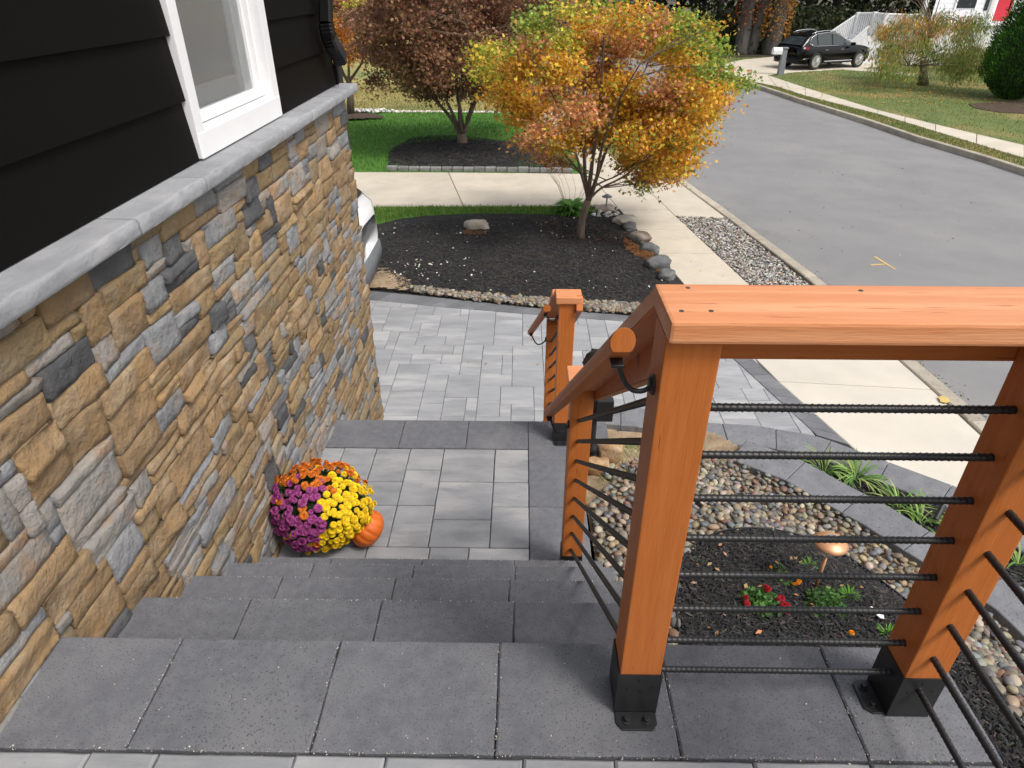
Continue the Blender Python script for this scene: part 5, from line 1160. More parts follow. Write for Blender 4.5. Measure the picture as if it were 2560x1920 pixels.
for j in range(nv+1):
    ph = math.pi*j/nv; 
    for i in range(nu):
        a = 6.283*i/nu; rib = 1-.05*abs(math.cos(a*6.5))**5*math.sin(ph)**.5; r = .098*math.sin(ph)**.85*rib; z = .072*math.cos(ph)*(1-.25*math.exp(-(math.sin(ph)/.25)**2)) 
        v_ = Matrix.Rotation(math.radians(-50), 3, 'Y') @ Vector((r*math.cos(a), r*math.sin(a), z)); V.append((pk.x+v_.x, pk.y+v_.y, pk.z+.088+v_.z))
Fq = [(j*nu+i, (j+1)*nu+i, (j+1)*nu+(i+1) % nu, j*nu+(i+1) % nu) for j in range(nv) for i in range(nu)]
place(mesh('skin', V, Fq, M['pumpkin'], None, True), pump)
place(MB().tube([pk+Vector((-.04, 0, .12)), pk+Vector((-.075, .004, .142)), pk+Vector((-.09, .008, .165))], [.014, .009, .010], 6).build('stalk', M['stem'], None, False), pump)

# ================================================================== GARDEN OBJECTS
def solar(base, label):
    t = empty('solar_light', base); tag(t, label, 'garden light'); x, y, z = base
    z1 = z+.27
    place(MB().lathe([(.008, -.05), (.008, .19)], tuple(base), 10).build('pole', M['copper'], None, True), t)
    place(MB().lathe([(.012, .185), (.034, .20), (.040, .245), (.044, .262)], tuple(base), 20).build('lens', M['clear'], None, True), t)
    place(MB().lathe([(.074, .256), (.076, .261), (.066, .274), (.042, .288), (.030, .291)], tuple(base), 32).build('cap', M['copper'], None, True), t)
    place(MB().box(x-.021, x+.021, y-.021, y+.021, z+.2915, z+.294).build('solar_panel', M['solar']), t); return t
sb = bpt(2038, 1470, .012)+Vector((0, 0, .03)); solar(sb, 'copper-capped solar garden light standing in the flower bed mulch')
# black post lamp beside the platform
lb_ = bpt(1477, 1142, .0); lp_ = empty('post_lamp', lb_); tag(lp_, 'black post lamp with domed lantern behind the lower railing', 'lamp'); lx, ly_, lz = lb_
Hh = at(1470, 876, Y=ly_).z-lz
place(MB().lathe([(.055, 0), (.055, .03), (.045, .04), (.045, .06), (.052, .07), (.040, .09), (.030, .12), (.022, .14), (.022, Hh-.17), (.03, Hh-.165), (.03, Hh-.15)], tuple(lb_), 20).build('pole', M['iron'], None, True), lp_)
place(MB().lathe([(.05, Hh-.15), (.075, Hh-.10), (.078, Hh-.098)], tuple(lb_), 8).build('lantern', M['car_glass']), lp_)
place(MB().lathe([(.092, Hh-.098), (.094, Hh-.09), (.085, Hh-.06), (.065, Hh-.028), (.035, Hh-.008), (.012, Hh)], tuple(lb_), 28).build('dome', M['black_plastic'], None, True), lp_)
mb = MB()
for k in range(6):
    a = k*math.pi/3; mb.tube([(lx+.094*math.cos(a), ly_+.094*math.sin(a), lz+Hh-.088), (lx+.070*math.cos(a), ly_+.070*math.sin(a), lz+Hh-.024), (lx, ly_, lz+Hh+.003)], .005, 5)
o = place(mb.build('dome_ribs', M['black_plastic']), lp_); o['kind'] = 'stuff'
place(MB().box(lx+.006, lx+.115, ly_-.03, ly_+.03, at(1500, 1048, Y=ly_).z, at(1500, 1048, Y=ly_).z+.15, .004).build('control_box', M['black_plastic']), lp_)
# path light by the pavement
pb = at(1515, 529, z=G); pl = empty('path_light', pb); tag(pl, 'slim grey path light with flat round hood beside the neighbour drive', 'garden light')
hp = at(1514, 486, Y=pb.y).z-G
place(MB().tube([pb, pb+Vector((0, 0, hp-.02))], .012, 8).build('pole', M['grey_post']), pl)
place(MB().lathe([(.085, hp-.04), (.086, hp-.035), (.03, hp-.005), (.012, hp+.01)], tuple(pb), 20).build('hood', M['grey_post'], None, True), pl)
# spotlight
v = at(2335, 1312, z=-1.615); sp_ = empty('spotlight', v); tag(sp_, 'small black spotlight among the lilies left of the corner post', 'garden light')
place(MB().tube([v, v+Vector((0, 0, .07))], .008, 8).tube([v+Vector((-.02, -.02, .065)), v+Vector((.045, .05, .13))], [.017, .02], 12).build('housing', M['iron']), sp_)
place(MB().lathe([(.002, -.006), (.012, -.004), (.014, .004), (.008, .013), (.002, .014)], tuple(v+Vector((.06, .05, .155))), 12).build('bulb', M['white2'], None, True), sp_)
# boulders
def rk(px, py, w, h, dpt, mat, label, cat='rock', zf=None, seed=0, group=None, rz=0):
    z0 = G if zf is None else None
    b = at(px, py, z=G+.0) if zf is None else bpt(px, py); D = (np.array(b)-O3)@Fw; s_ = w/2/F*D; hh = h/F*D*.5
    o = rock('boulder', (b.x, b.y+dpt*s_*.5, b.z+hh*.45), s_*(1.25 if group else 1.08), s_*dpt, hh*(.7 if group else 1), mat, rz, seed); tag(o, label, cat, group); return o
rk(1193, 578, 54, 34, .75, M['rock_buff'], 'lone flat buff rock lying on the black mulch of the front bed', seed=1)
rk(1525, 1148, 54, 64, .8, M['rock_tan'], 'larger orange-tan boulder next to the black lamp post foot', zf=1, seed=2)
rk(1494, 1178, 52, 38, .8, M['rock_tan'], 'pale yellow boulder in front of the larger tan one by the lamp post', zf=1, seed=3)
R_ = [(1512, 528, 40, 22, 'rock_buff', 'low pale stone at the foot of the path light'), (1563, 558, 44, 26, 'rock_buff', 'buff rock at the far end of the rock row along the pavement'), (1575, 574, 34, 24, 'rock_grey', 'small grey rock behind the brown one in the rock row'), (1599, 605, 42, 36, 'rock_brown', 'brown rounded boulder in the rock row along the pavement'),
      (1624, 632, 36, 34, 'rock_grey', 'dark grey rock just past the brown boulder in the rock row'), (1646, 672, 46, 46, 'rock_grey', 'largest blue-grey slab-like rock of the rock row'), (1668, 698, 40, 34, 'rock_grey', 'light grey rock at the near end of the rock row'), (1380, 415, 34, 22, 'rock_grey', 'grey boulder at the end of the dark red maple bed')]
for i, (x, y, w, h, m_, lab) in enumerate(R_): rk(x, y, w, h, .9, M[m_], lab, seed=10+i, group='rocks edging the front beds' if i < 7 else None, rz=i*.7)
n = 34; p = np.array([P([(random.uniform(1480, 1545), random.uniform(523, 545))], G)[0] for _ in range(n)])
tag(stones('white_stones', np.column_stack([p, np.full(n, G+.02)]), .02+.03*rng.random(n), pick([(.65, .63, .6), (.5, .48, .46)], n), M['gravel']), 'small whitish stones round the path light', 'stones', kind='stuff')

# ================================================================== CARS
def car(name, origin, heading, sc, paint, label, bump=None, wip=False, tl=.42, plate=True):
    t = empty(name, origin); tag(t, label, 'car')
    c, s_ = math.cos(heading), math.sin(heading)
    def W_(p): return (origin[0]+sc*(p[0]*c-p[1]*s_), origin[1]+sc*(p[0]*s_+p[1]*c), origin[2]+sc*p[2])
    def put(mb, nm, mat, sm=False): return place(mesh(nm, [W_(v) for v in mb.v], mb.f, mat, None, sm), t)
    # lower hull
    stn = [(-1.00, .66, .44, .72, .84), (-.95, .84, .36, .80, .96), (-.84, .90, .30, .85, 1.03), (-.5, .925, .27, .88, 1.04), (0, .945, .26, .88, 1.04), (.8, .945, .25, .86, 1.02), (1.8, .945, .25, .86, 1.01), (2.35, .94, .25, .86, 1.02), (2.8, .93, .26, .84, .99), (3.2, .91, .27, .80, .94), (3.5, .86, .28, .74, .87), (3.64, .76, .32, .68, .78), (3.69, .58, .38, .60, .68)]
    mb = MB(); ring = []
    for x, w, zb, zs, zt in stn:
        h = [(0, zb), (w*.85, zb), (w*.97, zb+.10), (w, (zb+zs)/2), (w*.985, zs-.05), (w*.955, zs+.02), (w*.90, zt-.02), (w*.80, zt), (0, zt+.035)]
        r = [(x, y, z) for y, z in h]+[(x, -y, z) for y, z in h[-2:0:-1]]; ring.append(r)
    k = len(ring[0]); mb.add([v for r in ring for v in r], [(i*k+j, i*k+(j+1) % k, (i+1)*k+(j+1) % k, (i+1)*k+j) for i in range(len(ring)-1) for j in range(k)]+[tuple(range(k)), tuple(range(len(ring)*k-1, (len(ring)-1)*k-1, -1))])
    put(mb, 'body', paint, True)
    # greenhouse
    gh = [(-.86, .82, 1.0, .79, 1.05), (-.66, .85, 1.0, .73, 1.24), (-.42, .87, 1.0, .67, 1.44), (-.10, .88, 1.0, .63, 1.545), (.4, .885, 1.0, .64, 1.60), (1.0, .885, 1.0, .64, 1.595), (1.45, .88, 1.0, .63, 1.52), (1.95, .87, 1.0, .68, 1.28), (2.46, .84, .99, .78, 1.04)]
    def ghat(x, f, out=0.):
        r = [np.interp(x, [g_[0] for g_ in gh], [g_[q] for g_ in gh]) for q in (1, 2, 3, 4)]
        zt = r[3]-.05; z = r[1]+(zt-r[1])*f; y = r[0]*.965+(r[2]-r[0]*.965)*f*(.98); return (y+out, z)
    mb = MB(); ring = []
    for x, wb, zb, wt, zt in gh:
        h = [(wb*.965, zb), (wb*.965+(wt-wb*.965)*.5, zb+(zt-.05-zb)*.5), (wt, zt-.05), (wt*.93, zt-.012), (wt*.6, zt), (0, zt+.012)]
        r = [(x, y, z) for y, z in h]+[(x, -y, z) for y, z in h[-2::-1]]; ring.append(r)
    k = len(ring[0]); mb.add([v for r in ring for v in r], [(i*k+j, i*k+j+1, (i+1)*k+j+1, (i+1)*k+j) for i in range(len(ring)-1) for j in range(k-1)])
    put(mb, 'roof', paint, True)
    def win_(xs_, f0, f1, side, nm):
        mb = MB(); vs = []
        for (x, lo, hi) in xs_:
            for f in (lo, (lo+hi)/2, hi): y, z = ghat(x, f, .006); vs.append((x, y*side, z))
        n = len(xs_); mb.add(vs, [(i*3+j, i*3+j+1, (i+1)*3+j+1, (i+1)*3+j) for i in range(n-1) for j in range(2)]); put(mb, nm, M['car_glass'], True)
    for sd_ in (1, -1):
        win_([(.98, .08, .96), (1.3, .08, .95), (1.62, .08, .93), (1.95, .08, .85), (2.12, .08, .5)], 0, 1, sd_, 'window')
        win_([(.05, .08, .95), (.45, .08, .97), (.90, .08, .97)], 0, 1, sd_, 'window')
        win_([(-.42, .30, .70), (-.25, .10, .86), (-.02, .08, .93)], 0, 1, sd_, 'window')
        # chrome outline, sill strip, roof rail, handles
        L_ = [(x, *ghat(x, f, .012)) for x, f in [(-.48, .45), (-.3, .90), (.0, 1.), (.6, 1.02), (1.2, 1.01), (1.6, .98), (1.95, .88), (2.2, .30), (2.25, .04), (1.2, .03), (0, .03), (-.25, .04), (-.48, .4)]]
        put(MB().tube([(a, b*sd_, c_) for a, b, c_ in L_], .012, 5), 'window_trim', M['chrome'], True)
        put(MB().tube([(.5, .957*sd_, .36), (2.3, .957*sd_, .36)], .014, 5), 'sill_strip', M['chrome'])
        put(MB().tube([(-.25, .60*sd_, 1.52), (0, .585*sd_, 1.59), (.5, .585*sd_, 1.635), (1.0, .585*sd_, 1.625), (1.25, .585*sd_, 1.575)], .017, 6), 'roof_rail', M['chrome'], True)
        for hx in (.45, 1.45): put(MB().box(hx, hx+.17, *(sorted((.925*sd_, .955*sd_))), .83, .855, .004), 'door_handle', M['chrome'])
        put(MB().box(2.02, 2.2, *(sorted((.93*sd_, 1.08*sd_))), 1.0, 1.13, .02), 'mirror', paint)
        put(MB().box(3.3, 3.62, *(sorted((.62*sd_, .86*sd_))), .66, .78, .02), 'headlight', M['clear'])
        if plate: put(MB().hexa([(-.90, tl*sd_, .90), (-.62, .93*sd_, .88), (-.60, .925*sd_, .99), (-.88, tl*sd_, 1.0)], [(-.95, tl*sd_, .90), (-.68, .97*sd_, .88), (-.66, .96*sd_, .99), (-.92, tl*sd_, 1.0)]), 'tail_light', M['red_lens'])
        for wx in (0, 2.81):
            w = empty('wheel', W_((wx, .87*sd_, .37))); place(w, t); bpy.context.view_layer.update()
            def putw(mb, nm, mat, sm=False):
                o = mesh(nm, [W_(v) for v in mb.v], mb.f, mat, None, sm); o.parent = w; o.matrix_parent_inverse = Matrix.Translation(-Vector(W_((wx, .87*sd_, .37)))); return o
            Rr = .37; y0 = .78*sd_; y1 = .955*sd_
            putw(MB().lathe([(Rr-.06, y0), (Rr-.02, y0), (Rr, y0+.03*sd_), (Rr, y1-.03*sd_), (Rr-.02, y1), (Rr-.10, y1), (Rr-.11, y1-.02*sd_)], (wx, 0, .37), 28, 'y'), 'tyre', M['tyre'], True)
            mbr = MB().lathe([(.255, y1-.01*sd_), (.262, y1+.001*sd_), (.240, y1+.001*sd_), (.235, y1-.02*sd_)], (wx, 0, .37), 28, 'y').lathe([(.05, y1-.03*sd_), (.05, y1-.005*sd_)], (wx, 0, .37), 12, 'y')
            for q in range(10):
                a = q*math.pi/5; mbr.tube([(wx+.03*math.cos(a), y1-.012*sd_, .37+.03*math.sin(a)), (wx+.245*math.cos(a), y1-.008*sd_, .37+.245*math.sin(a))], [.02, .013], 5)
            putw(mbr, 'rim', M['rim'])
            putw(MB().lathe([(.235, y1-.06*sd_), (.236, y1-.055*sd_)], (wx, 0, .37), 20, 'y'), 'brake_disc', M['tyre'])
            th = [math.pi*q/12 for q in range(-1, 14)]
            put(MB().tube([(wx+.42*math.cos(a), .935*sd_, .37+.42*math.sin(a)) for a in th], .03, 5), 'wheel_arch', bump or paint, True)
    # tailgate glass, plate, bumper, wiper
    v = []
    for x, zf in ((-.845, 1.06), (-.66, 1.235), (-.47, 1.395)):
        w = np.interp(x, [g_[0] for g_ in gh], [g_[3] for g_ in gh])*.86; v += [(x-.022, -w, zf), (x-.03, 0, zf+.004), (x-.022, w, zf)]
    put(MB().add(v, [(0, 1, 4, 3), (1, 2, 5, 4), (3, 4, 7, 6), (4, 5, 8, 7)]), 'rear_window', M['car_glass'], True)
    if plate: put(MB().box(-.955, -.925, -.26, .26, .78, .91, .004), 'licence_plate', M['plate'])
    put(MB().box(-.47, -.30, -.52, .52, 1.445, 1.475, .01), 'spoiler', paint)
    bw = [(-.80, .95), (-.93, .86), (-1.03, .60), (-1.05, 0), (-1.03, -.60), (-.93, -.86), (-.80, -.95), (-.6, -.96)]; bw = [(-.6, .96)]+bw
    mb = MB(); vs = []
    for x, y in bw:
        for dx, z in ((.12, .26), (.0, .28), (-.015, .40), (.0, .50), (.32, .53)): vs.append((x+dx, y*(1 if abs(y) < .9 else 1), z))
    n = len(bw); mb.add(vs, [(i*5+j, i*5+j+1, (i+1)*5+j+1, (i+1)*5+j) for i in range(n-1) for j in range(4)]); put(mb, 'rear_bumper', bump or paint, True)
    if wip:
        put(MB().tube([(-.90, .0, 1.12), (-.84, .30, 1.24), (-.82, .5, 1.25)], .009, 5).tube([(-.90, .1, 1.14), (-.86, .62, 1.22)], .006, 4), 'wiper', M['black_plastic'])
        put(MB().box(-.965, -.93, .12, .48, .86, .90, .006), 'tailgate_handle', M['black_plastic'])
    return t
ra = at(2035, 175, z=G+.03); hd = math.radians(25); lat = Vector((-math.sin(hd), math.cos(hd), 0)); sc_ = .90
og = ra+lat*.93*sc_
car('parked_car', (og.x, og.y, G+.03), hd, sc_, M['car_black'], 'black crossover parked on the pale drive across the street')
# white car beside the house: rear end toward the street
wy = 7.35
car('parked_car', (-2.82, wy, G), math.pi, 1.04, M['car_white'], 'white car with grey bumper peeking out from behind the stone wall', bump=M['bumper'], wip=True, plate=False)

# ================================================================== ACROSS THE STREET
mbp = at(1950, 188, z=G); mx = empty('mailbox', mbp); tag(mx, 'white mailbox on a grey square post beside the black car', 'mailbox')
zt = at(1957, 118, Y=mbp.y).z-G
place(MB().box(mbp.x-.11, mbp.x+.11, mbp.y-.11, mbp.y+.11, G, G+.55, .01).box(mbp.x-.09, mbp.x+.09, mbp.y-.09, mbp.y+.09, G+.55, G+zt-.06, .01).box(mbp.x-.12, mbp.x+.12, mbp.y-.12, mbp.y+.12, G+zt-.055, G+zt, .02).build('post', M['grey_post']), mx)
pr = [(-.12, 0), (.12, 0), (.12, .14), (.085, .22), (0, .25), (-.085, .22), (-.12, .14)]; zb_ = G+zt-.25
mb = MB(); V = [(mbp.x-.48, mbp.y-.02+a, zb_+b) for a, b in pr]+[(mbp.x-.12, mbp.y-.02+a, zb_+b) for a, b in pr]; mb.add(V, [(i, (i+1) % 7, 7+(i+1) % 7, 7+i) for i in range(7)]+[tuple(range(6, -1, -1)), tuple(range(7, 14))])
place(mb.build('box', M['white2']), mx)
# white house with porch and stairs
YH = 37.; hx0 = at(2330, 40, Y=YH).x; fl = at(2505, 56, Y=YH).z      # floor level
nh = empty('white_house', (hx0, YH, G)); tag(nh, 'white clapboard house with red front door behind the weeping tree', 'house')
mb = MB().prism([(hx0, YH), (hx0+26, YH), (hx0+34, YH+10), (hx0*1.30, YH+10)], G, G+7); place(mb.build('wall', M['white2']), nh)
for k in range(18): place(MB().hexa([(hx0-.02, YH-.02, fl+.20*k), (hx0+26, YH-.02, fl+.20*k), (hx0+26, YH-.002, fl+.20*k), (hx0-.02, YH-.002, fl+.20*k)], [(hx0-.02, YH-.006, fl+.20*k+.196), (hx0+26, YH-.006, fl+.20*k+.196), (hx0+26, YH-.002, fl+.20*k+.196), (hx0-.02, YH-.002, fl+.20*k+.196)]).build('clapboard', M['white2']), nh)
place(MB().prism([(hx0-.6, YH-.7), (hx0+26.5, YH-.7), (hx0+34, YH+10.5), (hx0*1.3-.3, YH+10.5)], fl+2.9, fl+3.05).build('roof', M['roof']), nh)
dx0 = at(2483, 40, Y=YH-.06).x; dx1 = at(2522, 40, Y=YH-.06).x
d_ = empty('door', (dx0, YH, fl)); place(d_, nh)
def sub(o, p): o.parent = p; o.matrix_parent_inverse = Matrix.Translation(-p.location); return o
sub(MB().box(dx0, dx1, YH-.07, YH-.03, fl, fl+2.1, .01).build('panel', M['red_door']), d_)
sub(MB().box(dx0-.16, dx0-.005, YH-.09, YH-.021, fl, fl+2.3).box(dx1+.005, dx1+.16, YH-.09, YH-.021, fl, fl+2.3).box(dx0-.16, dx1+.16, YH-.09, YH-.021, fl+2.12, fl+2.3).build('frame', M['white']), d_)
sub(MB().box(dx0-.55, dx0-.2, YH-.05, YH-.022, fl+.5, fl+2.1).build('side_light', M['car_glass']), d_)
for xx in (hx0+1.0, hx0+2.6):
    w = empty('window', (xx, YH, fl+.8)); place(w, nh)
    sub(MB().box(xx, xx+.9, YH-.05, YH-.024, fl+.6, fl+2.1).build('pane', M['car_glass']), w)
    for a in ((xx-.08, xx-.002), (xx+.902, xx+.98), ): sub(MB().box(*a, YH-.07, YH-.022, fl+.52, fl+2.18).build('frame', M['white']), w)
place(MB().box(hx0-2.2, hx0+26, YH-3.0, YH-.03, G+.0, fl-.01).build('porch_base', M['white2']), nh)
place(MB().box(hx0-2.3, hx0+26.1, YH-3.1, YH-.025, fl-.008, fl+.06, .01).build('porch_floor', M['white2']), nh)
for xx in (hx0-2.1, hx0+.8, hx0+3.9, hx0+7): place(MB().box(xx, xx+.16, YH-3.05, YH-2.89, fl+.061, fl+2.88, .01).build('column', M['white']), nh)
# white staircase and railings left of the house
stx = [at(2071, 84, Y=36.0), at(2146, 34, Y=36.0), at(2188, 33, Y=35.2), at(2216, 36, Y=34.6), at(2292, 38, Y=34.4)]
sc0 = empty('deck_stairs', (stx[1].x, 36, G)); tag(sc0, 'white railed staircase and deck beside the black car', 'staircase')
hgt = 1.0
for i, v in enumerate(stx[1:]): place(MB().box(v.x-.09, v.x+.09, v.y-.09, v.y+.09, G, v.z+.06, .015).build('post', M['white']), sc0)
v = stx[0]; place(MB().box(v.x-.08, v.x+.08, v.y-.08, v.y+.08, G, v.z+.04, .015).build('post', M['white']), sc0)
off = Vector((0, -1.3, 0)); low_st = [(stx[0]+off+Vector((.9, 0, -.0)), stx[1]+off+Vector((.9, 0, 0)))]
for (a, b, nm) in [(stx[0], stx[1], 14), (stx[1], stx[2], 8), (stx[2], stx[3], 6), (stx[3], stx[4], 16), (at(2112, 118, Y=34.4), at(2172, 66, Y=34.4), 14)]:
    a, b = Vector(a), Vector(b); dn_ = Vector((0, 0, -.82))
    for q, nn in ((Vector((0, 0, 0)), 'hand_rail'), (dn_, 'bottom_rail')): place(MB().tube([a+q, b+q], .05, 6).build(nn, M['white']), sc0)
    for k in range(1, nm): 
        p = a.lerp(b, k/nm); place(MB().box(p.x-.028, p.x+.028, p.y-.028, p.y+.028, p.z-.82, p.z).build('baluster', M['white']), sc0)
A, Bq = stx[1], stx[4]; Cq = at(2172, 66, Y=34.4); Dq = at(2112, 118, Y=34.4)
place(MB().hexa([(stx[1].x, 34.5, G), (stx[4].x+1.8, 34.5, G), (stx[4].x+1.8, 36.2, G), (stx[1].x, 36.2, G)], [(stx[1].x, 34.5, stx[1].z-.86), (stx[4].x+1.8, 34.5, stx[4].z-.86), (stx[4].x+1.8, 36.2, stx[4].z-.86), (stx[1].x, 36.2, stx[1].z-.86)]).build('deck', M['white2']), sc0)
n = 6; za, zb2 = G, stx[1].z-.86
for k in range(n):
    x0_ = stx[0].x+(stx[1].x-stx[0].x)*k/n; x1_ = stx[0].x+(stx[1].x-stx[0].x)*(k+1)/n; zz = za+(zb2-za)*(k+1)/n
    place(MB().box(x0_+.002, x1_-.002, 34.5, 36.0, G, zz, .01).build('step', M['white2']), sc0)
# planted pumpkin-coloured shrub by the porch
v = at(2420, 180, z=G); o = shrub('rust_shrub', v, [(0, .5), (.3, .9), (.7, .7), (1.0, .1)], 1.0, 2600, .10, [(.45, .20, .08), (.55, .28, .10), (.3, .2, .08)], 'low rust-orange shrub between weeping tree and evergreen', 'shrub', seed=8)

# ================================================================== WOODS AND FAR BACKGROUND
fl_ = [(8.85, 36.9), (13.0, 37.6), (17, 38.3), (60, 52), (80, 90), (-40, 110), (-5, 60), (3, 47)]
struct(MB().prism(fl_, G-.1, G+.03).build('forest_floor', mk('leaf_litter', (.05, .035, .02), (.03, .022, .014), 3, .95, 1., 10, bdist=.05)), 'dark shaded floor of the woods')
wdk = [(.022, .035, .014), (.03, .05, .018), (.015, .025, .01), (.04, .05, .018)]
n = 30000; xx = rng.uniform(-18, 48, n); yy = 50+12*rng.random(n)+np.abs(xx-12)*.0; zz = G+rng.random(n)**1.1*9
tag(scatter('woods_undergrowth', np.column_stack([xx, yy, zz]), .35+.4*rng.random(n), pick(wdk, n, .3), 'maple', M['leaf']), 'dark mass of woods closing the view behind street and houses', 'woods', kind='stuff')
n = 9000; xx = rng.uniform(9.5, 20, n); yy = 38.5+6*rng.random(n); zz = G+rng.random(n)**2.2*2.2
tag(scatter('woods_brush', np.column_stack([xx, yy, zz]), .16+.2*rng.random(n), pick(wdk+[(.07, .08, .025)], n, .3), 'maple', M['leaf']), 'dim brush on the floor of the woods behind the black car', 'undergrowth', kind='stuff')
def woods_tree(name, base, r, H, cr, label, group, ivy=None, two=False, seed=0, cz0=4.2):
    random.seed(seed); t = empty(name, base); tag(t, label, 'tree', group); mb = MB()
    b = Vector(base); lean = Vector((random.gauss(0, .25), random.gauss(0, .25), 0))
    mb.tube([b-Vector((0, 0, .1)), b+Vector((0, 0, .25)), b+lean*.3+Vector((0, 0, H*.35)), b+lean+Vector((0, 0, H))], [r*1.35, r*1.05, r*.85, r*.4], 12)
    if two: mb.tube([b+Vector((r*1.3, .05, -.1)), b+Vector((r*1.6, 0, .3)), b+Vector((r*3.2, 0, H*.4)), b+Vector((r*5, 0, H))], [r*1.1, r*.85, r*.7, r*.3], 12)
    place(mb.build('trunk', M['bark2'], None, True), t)
    n = 1500; u = rng.normal(size=(n, 3)); u /= np.linalg.norm(u, axis=1)[:, None]; pos = np.array(b)+np.array([0, 0, H*.72])+u*np.array([cr, cr, H*.36])*(rng.random(n)**.4)[:, None]; pos = pos[pos[:, 2] > G+cz0]; n = len(pos)
    place(scatter('crown', pos, .5+.4*rng.random(n), pick([(.03, .06, .015), (.05, .08, .02), (.08, .07, .02)], n, .25), 'maple', M['leaf'], None, .5), t)
    if ivy:
        n = ivy[1]; a = rng.random(n)*6.283; z = ivy[2]+rng.random(n)**.8*(ivy[3]-ivy[2]); rr = r*1.25+.08+.22*rng.random(n); pos = np.array(b)+np.column_stack([rr*np.cos(a)+(r*1.2*(rng.random(n) < .45) if two else 0), rr*np.sin(a), z])
        place(scatter('ivy', pos, .13+.1*rng.random(n), pick(ivy[0], n, .25), 'maple', M['leaf'], None, .1), t)
    return t
iv1 = [(.30, .08, .03), (.38, .16, .05), (.20, .05, .03)]; iv2 = [(.50, .24, .05), (.42, .18, .04), (.34, .22, .05)]
t1 = at(1850, 137, z=G); t2 = at(1925, 138, z=G)
woods_tree('ivy_tree', t1, .34, 13, 3.8, 'double trunk wrapped in reddish creeper at the edge of the woods', 'big trees at the edge of the woods', (iv1, 1300, 1.3, 5.), True, 1)
woods_tree('ivy_tree', t2, .40, 13, 3.8, 'thick trunk covered in orange creeper left of the black car', 'big trees at the edge of the woods', (iv2, 2000, .7, 4.6), False, 2)
spots = [(1640, 45, .22, 'reddish straight trunk rising above the orange maple'), (1725, 60, .25, 'dim trunk behind the green tip of the orange maple'), (1790, 95, .2, 'thin dim trunk left of the double creeper-clad one'), (2010, 70, .3, 'dim trunk above the rear of the black car'), (2085, 45, .3, 'dim trunk behind the top of the white stairs'), (2165, 15, .25, 'dim trunk above the white deck railing'),
         (1560, 10, .25, 'dim trunk behind the top of the orange maple'), (1290, 14, .3, 'trunk glimpsed between the two maples'), (1060, 8, .3, 'trunk far behind the dark red maple')]
for i, (x, y, r, lab) in enumerate(spots):
    b_ = at(x, max(y, 8), z=G); k = min(1., 54/b_.y); b_ = Vector((b_.x*k, b_.y*k, G)) if b_.y > 54 else b_
    woods_tree('woods_tree', b_, r, 12+i % 3, 4.5, lab, 'dim trees in the woods', None, False, 20+i)
# more canopy for shade
n = 9000; xx = rng.uniform(6, 40, n); yy = 39.5+14*rng.random(n); zz = G+4.4+6*rng.random(n)
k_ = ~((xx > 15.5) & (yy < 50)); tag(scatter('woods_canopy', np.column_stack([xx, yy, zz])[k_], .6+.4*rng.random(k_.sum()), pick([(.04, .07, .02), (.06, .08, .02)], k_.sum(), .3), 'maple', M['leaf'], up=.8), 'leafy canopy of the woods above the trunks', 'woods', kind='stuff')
# beige house far left
hb0 = at(872, 47, z=G); bh = empty('beige_house', hb0); tag(bh, 'beige house glimpsed past the downspout at the top left', 'house')
place(MB().box(hb0.x-16, hb0.x, hb0.y, hb0.y+12, G, G+6).build('wall', M['beige']), bh)
place(MB().prism([(hb0.x-16.5, hb0.y-.5), (hb0.x+.5, hb0.y-.5), (hb0.x+.5, hb0.y+12.5), (hb0.x-16.5, hb0.y+12.5)], G+6.01, G+6.3).build('roof', M['roof']), bh)
place(MB().tube([(hb0.x-.15, hb0.y-.12, G), (hb0.x-.15, hb0.y-.12, G+6)], .09, 6).build('downspout', M['grey_post']), bh)
# bushes behind the dry lawn
for i, (x, y, lab) in enumerate([(905, 18, 'yellow-green bush next to the beige house'), (960, 10, 'dark bush right of the yellow-green one')]):
    v = at(x, y+14, z=G); k = min(1, 60/v.y); v = Vector((v.x*k, v.y*k, G)); shrub('distant_bush', v, [(0, 1.2), (1, 2.), (2.5, 1.9), (4, .8), (4.6, .1)], 4.6, 3500, .3, [(.35, .38, .06), (.25, .32, .05)] if i == 0 else [(.05, .09, .02), (.08, .12, .03)], lab, 'bush', seed=30+i)
# white sign on a thin pole and reddish utility pole
v = at(1709, 100, z=G); sg = empty('small_sign', v); tag(sg, 'small white board on a thin pole above the orange maple', 'sign'); z0_ = at(1709, 45, Y=v.y).z; z1_ = at(1709, 22, Y=v.y).z; w_ = .5*18/F*((np.array(v)-O3)@Fw)
place(MB().box(v.x-.03, v.x+.03, v.y, v.y+.06, G, z1_-.02).build('pole', M['bark2']), sg); place(MB().box(v.x-w_, v.x+w_, v.y-.04, v.y-.005, z0_, z1_, .01).build('board', M['white2']), sg)

# ================================================================== GRIT, SCREWS, LITTER
pts = []
for k in range(-1, 5):
    xk = x0+(k)*SW; n = 36; pts.append(np.column_stack([np.full(n, xk)+rng.normal(0, .004, n), D0-.3*rng.random(n), np.full(n, .001)]))
n = 260; pts.append(np.column_stack([rng.uniform(-1.15, 1.05, n), D0-.302+rng.normal(0, .004, n), np.full(n, .001)]))
for i in range(4):
    y_a = [D0]+YS; 
    for k in range(4): n = 16; pts.append(np.column_stack([np.full(n, xs0[i]+k*SW)+rng.normal(0, .004, n), rng.uniform(y_a[i], YS[i], n), np.full(n, RI*(i+1)+.001)]))
    n = 30; pts.append(np.column_stack([rng.uniform(-1.1, .36, n), rng.uniform(y_a[i], YS[i], n), np.full(n, RI*(i+1)+.001)]))
    n = 130; pts.append(np.column_stack([rng.uniform(-1.12, .38, n), YS[i]-.003-.006*rng.random(n), np.full(n, RI*(i+1)+.0005)]))
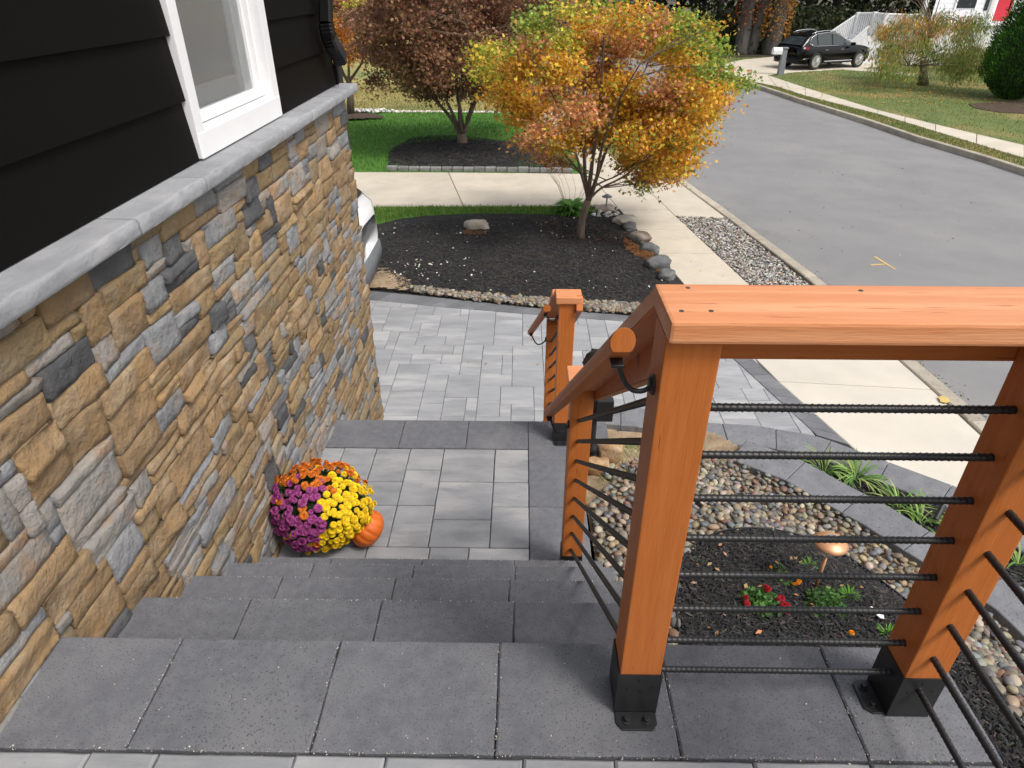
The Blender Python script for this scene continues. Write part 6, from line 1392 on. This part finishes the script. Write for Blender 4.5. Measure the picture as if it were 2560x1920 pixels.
n = 140; pts.append(np.column_stack([rng.uniform(-1.15, 1.05, n), rng.uniform(D0-.3, D0-.01, n), np.full(n, .001)]))
n = 130; pts.append(np.column_stack([rng.uniform(-1.15, .05, n), rng.uniform(2.3, 3.3, n), np.full(n, PZ+.0)]))
pts = np.concatenate(pts); pts = pts[pts[:, 0] < 1.08]; n = len(pts)
tag(stones('grit', pts, .0009+.0014*rng.random(n)**2, pick([(.5, .48, .45), (.35, .33, .30), (.6, .57, .5)], n), M['gravel'], smooth=False), 'tiny pale grit lying on the slabs and along their joints', 'grit', kind='stuff')
for (sx, sy) in [(1704, 777), (1778, 777), (1720, 719), (2152, 726)]:
    v = at(sx, sy, z=PT+.0405); place(MB().lathe([(.0042, -.002), (.0042, .0002), (.0030, .0006), (.0012, -.0004)], tuple(v), 10).build('screw', M['chip_screw'] if 'chip_screw' in M else M['stone_dark']), rail)
# leaf litter and gravel blown against the near kerb, odd bits on the street
n = 900; k_ = rng.random(n); i_ = rng.integers(2, len(near)-3, n); A_ = np.array(near)[i_]; B_ = np.array(near)[i_+1]; pp = A_+(B_-A_)*k_[:, None]; pp[:, 0] += .02+np.abs(rng.normal(0, .10, n))
tag(chips('kerb_litter', [(0, 0), (1, 0), (1, 1)], RZ, 3, .01, dk), 'speck of litter in the gutter', 'litter', kind='stuff') if False else None
tag(stones('gutter_grit', np.column_stack([pp, np.full(n, RZ+.003)]), .004+.007*rng.random(n), pick([(.30, .27, .22), (.2, .17, .13), (.4, .37, .33), (.25, .17, .09)], n), M['gravel'], smooth=False), 'grit and leaf crumbs in the gutter of the near kerb', 'grit', kind='stuff')
n = 220; pp = sample([(4.4, 5), (8.5, 12), (8.3, 22), (4.0, 16), (4.0, 8)], n)
tag(stones('road_specks', np.column_stack([pp, np.full(n, RZ+.002)]), .006+.010*rng.random(n)**3, pick([(.5, .48, .44), (.08, .08, .08), (.35, .25, .13)], n), M['gravel'], smooth=False), 'scattered small pale and dark specks on the asphalt', 'grit', kind='stuff')
n = 46; pp = np.concatenate([sample([(.0, 5), (2.0, 5), (1.4, 6.6), (-1.4, 6.8)], 16), sample([(2.4, 7.8), (3.3, 7.8), (3.1, 10), (2.2, 10)], 20), sample([(-2, 11), (.4, 11), (.4, 13), (-2, 13)], 10)])
tag(scatter('blown_leaves', np.column_stack([pp, np.full(len(pp), G+.012)]), .02+.02*rng.random(len(pp)), pick([(.45, .22, .06), (.35, .2, .08), (.55, .34, .08)], len(pp)), 'oval', M['leaf'], up=4.), 'few dry leaves blown onto the paved walk, verge and drive', 'fallen leaves', kind='stuff')
